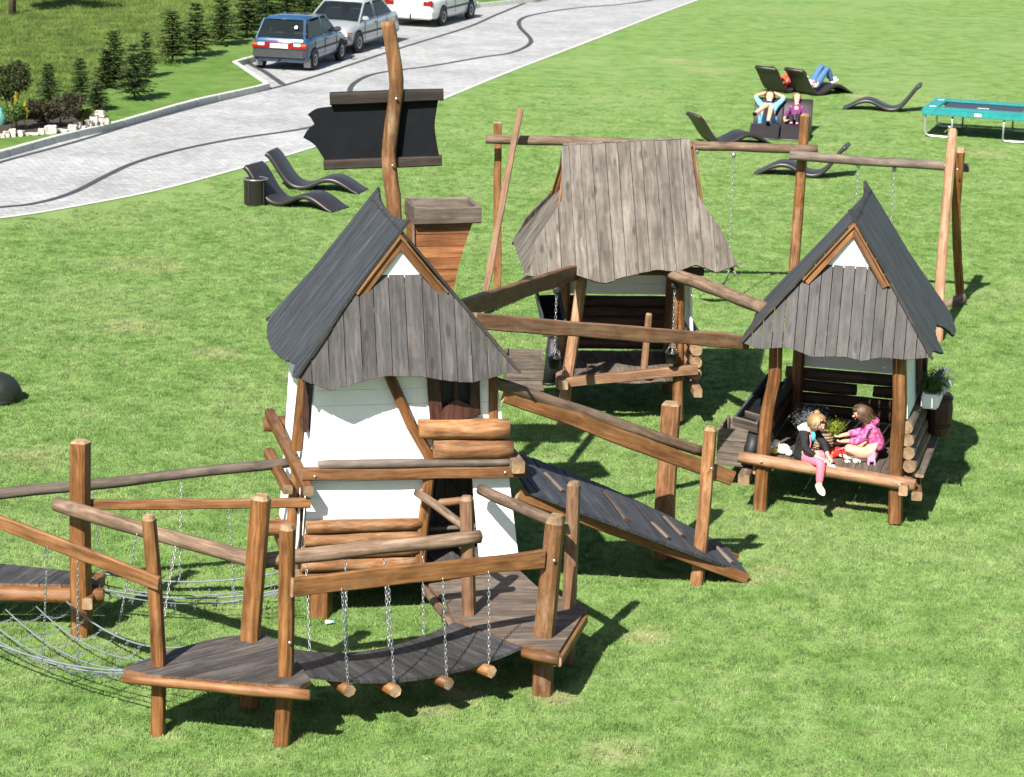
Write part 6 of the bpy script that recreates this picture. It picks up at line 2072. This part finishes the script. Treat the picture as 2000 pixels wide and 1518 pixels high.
# ---- child on the floor inside
g2 = person('brown-haired child in checked pink hooded jacket sitting on the floor', c3(1.25, .5, FLC))
hip, wst, chs, nck = c3(1.26, .50, .70), c3(1.24, .50, .84), c3(1.19, .50, .99), c3(1.115, .48, 1.08)
hd = c3(1.06, .46, 1.165)
P = {'hip': (hip, .10), 'w': (wst, .09), 'c': (chs, .095), 'n': (nck, .04), 'h0': (c3(1.085, .47, 1.125), .082), 'h': (hd, .118), 'h1': (c3(1.045, .455, 1.215), .10),
     'rs': (c3(1.16, .39, .99), .046), 're': (c3(1.05, .34, .85), .038), 'rw': (c3(.90, .40, .82), .027),
     'ls': (c3(1.15, .61, .99), .046), 'le': (c3(1.02, .62, .88), .038), 'lw': (c3(.86, .52, .86), .027),
     'rt': (c3(1.16, .36, .68), .078), 'rk': (c3(.92, .30, .78), .056), 'ra': (c3(.99, .42, .645), .036), 'rf': (c3(.90, .46, .635), .03),
     'lt': (c3(1.15, .63, .68), .078), 'lk': (c3(.93, .74, .76), .056), 'la': (c3(.98, .55, .645), .036), 'lf': (c3(.88, .56, .635), .03)}
E = path('hip', 'w', 'c', 'n', 'h0', 'h', 'h1') + path('c', 'rs', 're', 'rw') + path('c', 'ls', 'le', 'lw') + path('hip', 'rt', 'rk', 'ra', 'rf') + path('hip', 'lt', 'lk', 'la', 'lf')
hand(P, E, 'RH', 'rw', c3(.85, .42, .81), FC.d(-1, .1, -.25), FC.d(0, 1, 0), r=.0105)
hand(P, E, 'LH', 'lw', c3(.81, .50, .845), FC.d(-1, -.1, -.25), FC.d(0, 1, 0), r=.0105)
skin('body', P, E, M_SKIN, g2)
J = {'hip': (hip, .114), 'w': (wst, .104), 'c': (chs, .107), 'n': (c3(1.135, .49, 1.05), .06), 'rs': (P['rs'][0], .063), 're': (P['re'][0], .055), 'rw': (c3(.94, .39, .83), .042), 'ls': (P['ls'][0], .063), 'le': (P['le'][0], .055), 'lw': (c3(.90, .54, .87), .042)}
folds(skin('jacket', J, path('hip', 'w', 'c', 'n') + path('c', 'rs', 're', 'rw') + path('c', 'ls', 'le', 'lw'), M_PLAID, g2))
hood = {'a': (c3(1.21, .49, 1.10), .07), 'b': (c3(1.14, .40, 1.08), .055), 'c': (c3(1.14, .58, 1.08), .055), 'd': (c3(1.26, .49, 1.05), .05)}
folds(skin('hood', hood, [('a', 'b'), ('a', 'c'), ('a', 'd')], M_PLAID, g2))
skin('shorts', {'hip': (c3(1.25, .48, .67), .10), 'rt': (c3(1.17, .36, .675), .09), 'lt': (c3(1.16, .62, .675), .09)}, [('hip', 'rt'), ('hip', 'lt')], M_PALEPINK, g2)
head_parts(g2, hd, .098, FC.d(-.85, -.42, -.25), (-.3, 0, 1), M_HAIRB, 'long')
shoe(g2, c3(.95, .44, .64), c3(.82, .46, .632), .035, M_TOYWHITE)


# ---- people on the loungers (small in the picture)
def lying(label, M, shirt, trousers, hair, knees, arms, shoes, bare=False, scale=1.0, side=0.0, style='short', slide=0.0):
    """figure leaning back on a lounger: local x runs from head to foot"""
    k = scale
    def q(x, y, z):
        d = slide * max(0, min(1, (.66 - x) / .2))
        return M @ V3((x + d * .75, y + side, z - d))
    p = person(label, q(.7, 0, .0))
    sh, hp = (.30, .52), (.68, .20)
    hd_ = q(.12, 0, .80)
    P = {'hip': (q(.66, 0, .24), .13 * k), 'w': (q(.52, 0, .33), .12 * k), 'c': (q(.36, 0, .50), .135 * k), 'n': (q(.24, 0, .66), .055 * k), 'h': (hd_, .124 * k), 'h1': (q(.07, 0, .87), .108 * k)}
    E = path('hip', 'w', 'c', 'n', 'h', 'h1')
    for s, nm in ((1, 'l'), (-1, 'r')):
        ax = arms[0 if s > 0 else 1]
        P[nm + 's'] = (q(.33, s * .17 * k, .58), .062 * k)
        P[nm + 'e'] = (q(ax[0][0], s * ax[0][1], ax[0][2]), .05 * k)
        P[nm + 'w'] = (q(ax[1][0], s * ax[1][1], ax[1][2]), .036 * k)
        kn = knees[0 if s > 0 else 1]
        P[nm + 't'] = (q(.74, s * .10 * k, .24), .095 * k)
        P[nm + 'k'] = (q(*kn[0]), .068 * k)
        P[nm + 'a'] = (q(*kn[1]), .045 * k)
        P[nm + 'f'] = (q(kn[1][0] + .07, kn[1][1], kn[1][2] + .0), .036 * k)
        E += path('c', nm + 's', nm + 'e', nm + 'w') + path('hip', nm + 't', nm + 'k', nm + 'a', nm + 'f')
        hand(P, E, nm + 'H', nm + 'w', q(ax[1][0] - .03, s * (ax[1][1] - .05), ax[1][2] + .02), M.to_3x3() @ V3((-.3, -s * 1.0, .2)), M.to_3x3() @ V3((1, 0, .2)), r=.014 * k, L=.07 * k)
    skin('body', P, E, M_SKIN, p)
    J = {c: (P[c][0], P[c][1] * 1.16) for c in ('hip', 'w', 'c', 'ls', 'le', 'rs', 're')}
    J['n'] = (q(.27, 0, .62), .075 * k)
    JE = path('hip', 'w', 'c', 'n') + path('c', 'ls', 'le') + path('c', 'rs', 're')
    folds(skin('shirt', J, JE, shirt, p), .03)
    if not bare:
        T = {c: (P[c][0], P[c][1] * 1.18) for c in ('hip', 'lt', 'lk', 'la', 'rt', 'rk', 'ra')}
        skin('trousers', T, path('hip', 'lt', 'lk', 'la') + path('hip', 'rt', 'rk', 'ra'), trousers, p)
    else:
        T = {'hip': (P['hip'][0], .155 * k), 'lt': (P['lt'][0], .12 * k), 'rt': (P['rt'][0], .12 * k), 'lk': (P['lt'][0].lerp(P['lk'][0], .6), .095 * k), 'rk': (P['rt'][0].lerp(P['rk'][0], .6), .095 * k)}
        skin('shorts', T, path('hip', 'lt', 'lk') + path('hip', 'rt', 'rk'), trousers, p)
    for nm in 'lr':
        a = P[nm + 'a'][0]
        shoe(p, a - V3((0, 0, .03)), a + (M.to_3x3() @ V3((.2 * k, 0, .03))), .05 * k, shoes)
    head_parts(p, hd_, .105 * k, M.to_3x3() @ V3((.8, 0, .5)), M.to_3x3() @ V3((-.5, 0, .85)), hair, style)
    return p


BEHIND = ([(.16, .36, .78), (.05, .10, .86)], [(.16, .36, .78), (.05, .10, .86)])
REST = ([(.55, .22, .36), (.75, .16, .34)], [(.55, .22, .36), (.75, .16, .34)])
lying('person in light blue with hands behind the head and crossed legs', MF1, M_LBLUE, M_LBLUE, M_HAIRB, ([(1.08, .10, .66), (1.36, .06, .34)], [(1.05, .02, .72), (1.32, -.26, .52)]), BEHIND, M_BLACKCLOTH, bare=True)
lying('curled up fair child in purple top on a lounger', MF2, M_PURPLE, M_BLACKCLOTH, M_HAIRL, ([(1.0, .05, .50), (1.18, .06, .30)], [(.98, -.10, .48), (1.16, -.08, .30)]), ([(.60, .22, .38), (.90, .18, .36)], [(.60, .26, .34), (.95, .24, .32)]), M_TOYPINK, scale=.80, side=-.04)
lying('person in jeans and white top half hidden by the lounger', MB2, M_WHITECLOTH, M_JEANS, M_HAIRB, ([(1.12, .12, .74), (1.45, .10, .36)], [(1.10, -.14, .72), (1.30, -.14, .34)]), REST, M_WHITECLOTH, slide=.24)
lying('person in red hidden behind the first lounger back', MB1, M_REDCLOTH, M_REDCLOTH, M_HAIRB, ([(1.12, .12, .40), (1.5, .12, .32)], [(1.12, -.12, .40), (1.5, -.12, .32)]), REST, M_WHITECLOTH, slide=.20)

# ------------------------------------------------------------------ flowers, basket and toys at the right house
bk = thing('flower_basket', 'wicker basket of lavender behind the children', 'flower basket', c3(.60, .66, FLC))
M = PM[bk.name]
for k in range(7):
    z = .0 + k * .034
    r = .105 + .012 * math.sin(k / 6 * 3.1)
    pts = [M @ V3((r * (1 + .05 * (1 if j % 2 else -1) * (1 if k % 2 else -1)) * math.cos(j * math.pi / 14), r * (1 + .05 * (1 if j % 2 else -1) * (1 if k % 2 else -1)) * math.sin(j * math.pi / 14), z + .02)) for j in range(29)]
    tube('weave_ring', pts, .019, M_WICKERB, bk, 6)
lathe('soil', [(.09, .0), (.10, .21), (.02, .22)], M_SOIL, bk, M, n=16)


def spray(name, n, r, h0, h1, mat, tipmat, parent, c, seed):
    rn = random.Random(seed)
    vs, fs, ix = [], [], []
    for i in range(n):
        a = rn.uniform(0, 6.28); l = rn.uniform(h0, h1); o = rn.uniform(.1, 1) * r
        p = V3((math.cos(a) * o * .35, math.sin(a) * o * .35, 0))
        e = V3((math.cos(a) * o, math.sin(a) * o, l))
        d = (e - p); s = V3((-math.sin(a), math.cos(a), 0)) * .006
        for j in range(7):
            t0 = j / 7
            b = p + d * t0 + V3((0, 0, .02 * math.sin(t0 * 3)))
            leaf = V3((rn.uniform(-1, 1), rn.uniform(-1, 1), rn.uniform(.1, 1))).normalized() * .032
            k = len(vs)
            vs += [b, b + leaf * .5 + s, b + leaf, b + leaf * .5 - s]; fs.append((k, k + 1, k + 2, k + 3)); ix.append(1 if (t0 > .7 and rn.random() < .7) else 0)
    return put(name, mesh(name, vs, fs, [mat, tipmat], False, ix), parent, Matrix.Translation(c))


spray('lavender', 420, .30, .14, .36, M_LAVLEAF, M_LAVENDER, bk, c3(.44, .68, FLC + .18), 3)
spray('lime_plant', 200, .16, .06, .22, M_LIME, M_LIME, bk, c3(.74, .66, FLC + .20), 4)
# flower box on the right wall and the dark tub under it
fb = thing('flower_box', 'white window box of pansies on the right wall', 'flower box', c3(1.78, 1.15, 1.2))
M = Matrix.Translation(c3(1.79, 1.12, 1.27)) @ Matrix.Rotation(FC.yaw, 4, 'Z')
box('planter', (0, 0, 0), (.2, .62, .17), M_WHITE, fb, M, bev=.02)
spray('leaves', 520, .26, .05, .30, M_GREENLEAF, M_GREENLEAF, fb, c3(1.80, 1.0, 1.32), 7)
spray('leaves', 420, .24, -.12, .25, M_GREENLEAF, M_LAVENDER, fb, c3(1.84, 1.25, 1.34), 8)
for k, (u, w, z, m) in enumerate(((1.80, .95, 1.53, M_LAVENDER), (1.86, 1.05, 1.57, M_LAVENDER), (1.93, .98, 1.48, M_PALEFL), (1.98, 1.1, 1.44, M_PALEFL), (1.9, 1.25, 1.57, M_LAVENDER), (1.95, .9, 1.42, M_PALEFL))):
    put('blossom', leaf_cloud('blossom', 30, (.04, .04, .04), .024, m, 40 + k), fb, Matrix.Translation(c3(u, w, z)))
tub = thing('wooden_tub', 'dark brown tub fixed behind the logs below the window box', 'tub', c3(1.92, 1.9, .6))
lathe('staves', [(.08, 0), (.12, .03), (.15, .22), (.155, .34), (.13, .50), (.12, .52)], W_FRAME, tub, Matrix.Translation(c3(1.86, 1.5, .70)), n=12, smooth=False)
for z in (.12, .45): lathe('hoop', [(.142 if z < .3 else .146, z), (.15, z + .03)], M_BLACK, tub, Matrix.Translation(c3(1.86, 1.5, .70)), n=24)

# toys
tb = thing('plush_toy', 'white and yellow plush toy by the left front post', 'toy', c3(.16, .36, FLC), 0, 'toys on the play house floor')
blob('torso', c3(.19, .34, FLC + .07), (.08, .06, .065), M_TOYWHITE, tb)
blob('head', c3(.10, .34, FLC + .13), (.045, .045, .05), M_TOYWHITE, tb)
blob('foot', c3(.09, .30, FLC + .05), (.05, .045, .04), M_TOYYELLOW, tb)
blob('paw', c3(.26, .30, FLC + .045), (.045, .05, .04), M_TOYWHITE, tb)
tb = thing('toy_bag', 'open red toy bag between the two children', 'toy', c3(.84, .50, FLC), 0, 'toys on the play house floor')
bm_ = [(c3(.76 + .055 * k, .48 + .05 * ((k * 7) % 3 - 1), FLC + .05 + .02 * (k % 2))) for k in range(5)]
for k, c in enumerate(bm_): blob('cloth_fold', c, (.07, .06, .055), M_TOY, tb, amp=.4)
tube('handle', [c3(.80, .42, FLC + .09), c3(.88, .40, FLC + .14), c3(.98, .42, FLC + .09)], .01, M_PINK, tb, 7)
for k, (u, w, lab) in enumerate(((.93, .42, 'larger cream toy pot beside the red bag'), (.94, .27, 'tiny white toy cup nearest the floor edge'), (1.04, .30, 'small white toy cup right of the tiny one'))):
    cup = thing('toy_cup', lab, 'toy', c3(u, w, FLC), 0, 'toys on the play house floor')
    r = (.06, .026, .036)[k]
    lathe('bowl', [(r * .6, 0), (r * .95, r * .5), (r, r * 1.1), (r * .88, r * 1.1), (r * .6, r * .3)], M_TOYWHITE, cup, PM[cup.name], n=16)
    tube('handle', [PM[cup.name] @ V3((r * math.cos(a) * .5 + r, 0, r * .6 + r * .4 * math.sin(a))) for a in [-1.4 + .35 * j for j in range(9)]], r * .12, M_TOYWHITE, cup, 6)
dl = thing('cloth_doll', 'cream cloth doll lying before the seated child', 'toy', c3(1.08, .42, FLC), 0, 'toys on the play house floor')
blob('torso', c3(1.04, .40, FLC + .045), (.075, .05, .045), M_TOYWHITE, dl)
blob('head', c3(.97, .40, FLC + .055), (.05, .05, .05), M_TOYWHITE, dl)
blob('leg', c3(1.12, .38, FLC + .03), (.06, .022, .024), M_TOYWHITE, dl)
blob('leg', c3(1.12, .43, FLC + .03), (.06, .022, .024), M_TOYWHITE, dl)
pk = thing('toy_figure', 'little pink toy chair near the right front post', 'toy', c3(1.22, .30, FLC), 0, 'toys on the play house floor')
box('seat', (0, 0, .05), (.085, .075, .018), M_TOYPINK, pk, PM[pk.name], bev=.006)
box('back', (0, .035, .10), (.085, .016, .10), M_TOYPINK, pk, PM[pk.name], bev=.006)
for sx in (-1, 1):
    for sy in (-1, 1): box('leg', (sx * .034, sy * .028, .02), (.016, .016, .044), M_TOYPINK, pk, PM[pk.name], bev=.003)
litter = thing('plastic_bottle', 'crumpled pale bottle on the grass by the house leg', 'bottle', (-1.741, 22.629, 0))
lathe('bottle', [(.012, 0), (.02, .005), (.02, .05), (.010, .07), (.010, .078)], plain('pale_plastic', (.55, .62, .68), .2), litter, PM[litter.name] @ Matrix.Translation((-.05, 0, .03)) @ Matrix.Rotation(1.5, 4, 'Y'), n=12)
lathe('cap', [(.012, .078), (.012, .092)], M_CYAN, litter, PM[litter.name] @ Matrix.Translation((-.05, 0, .03)) @ Matrix.Rotation(1.5, 4, 'Y'), n=10)
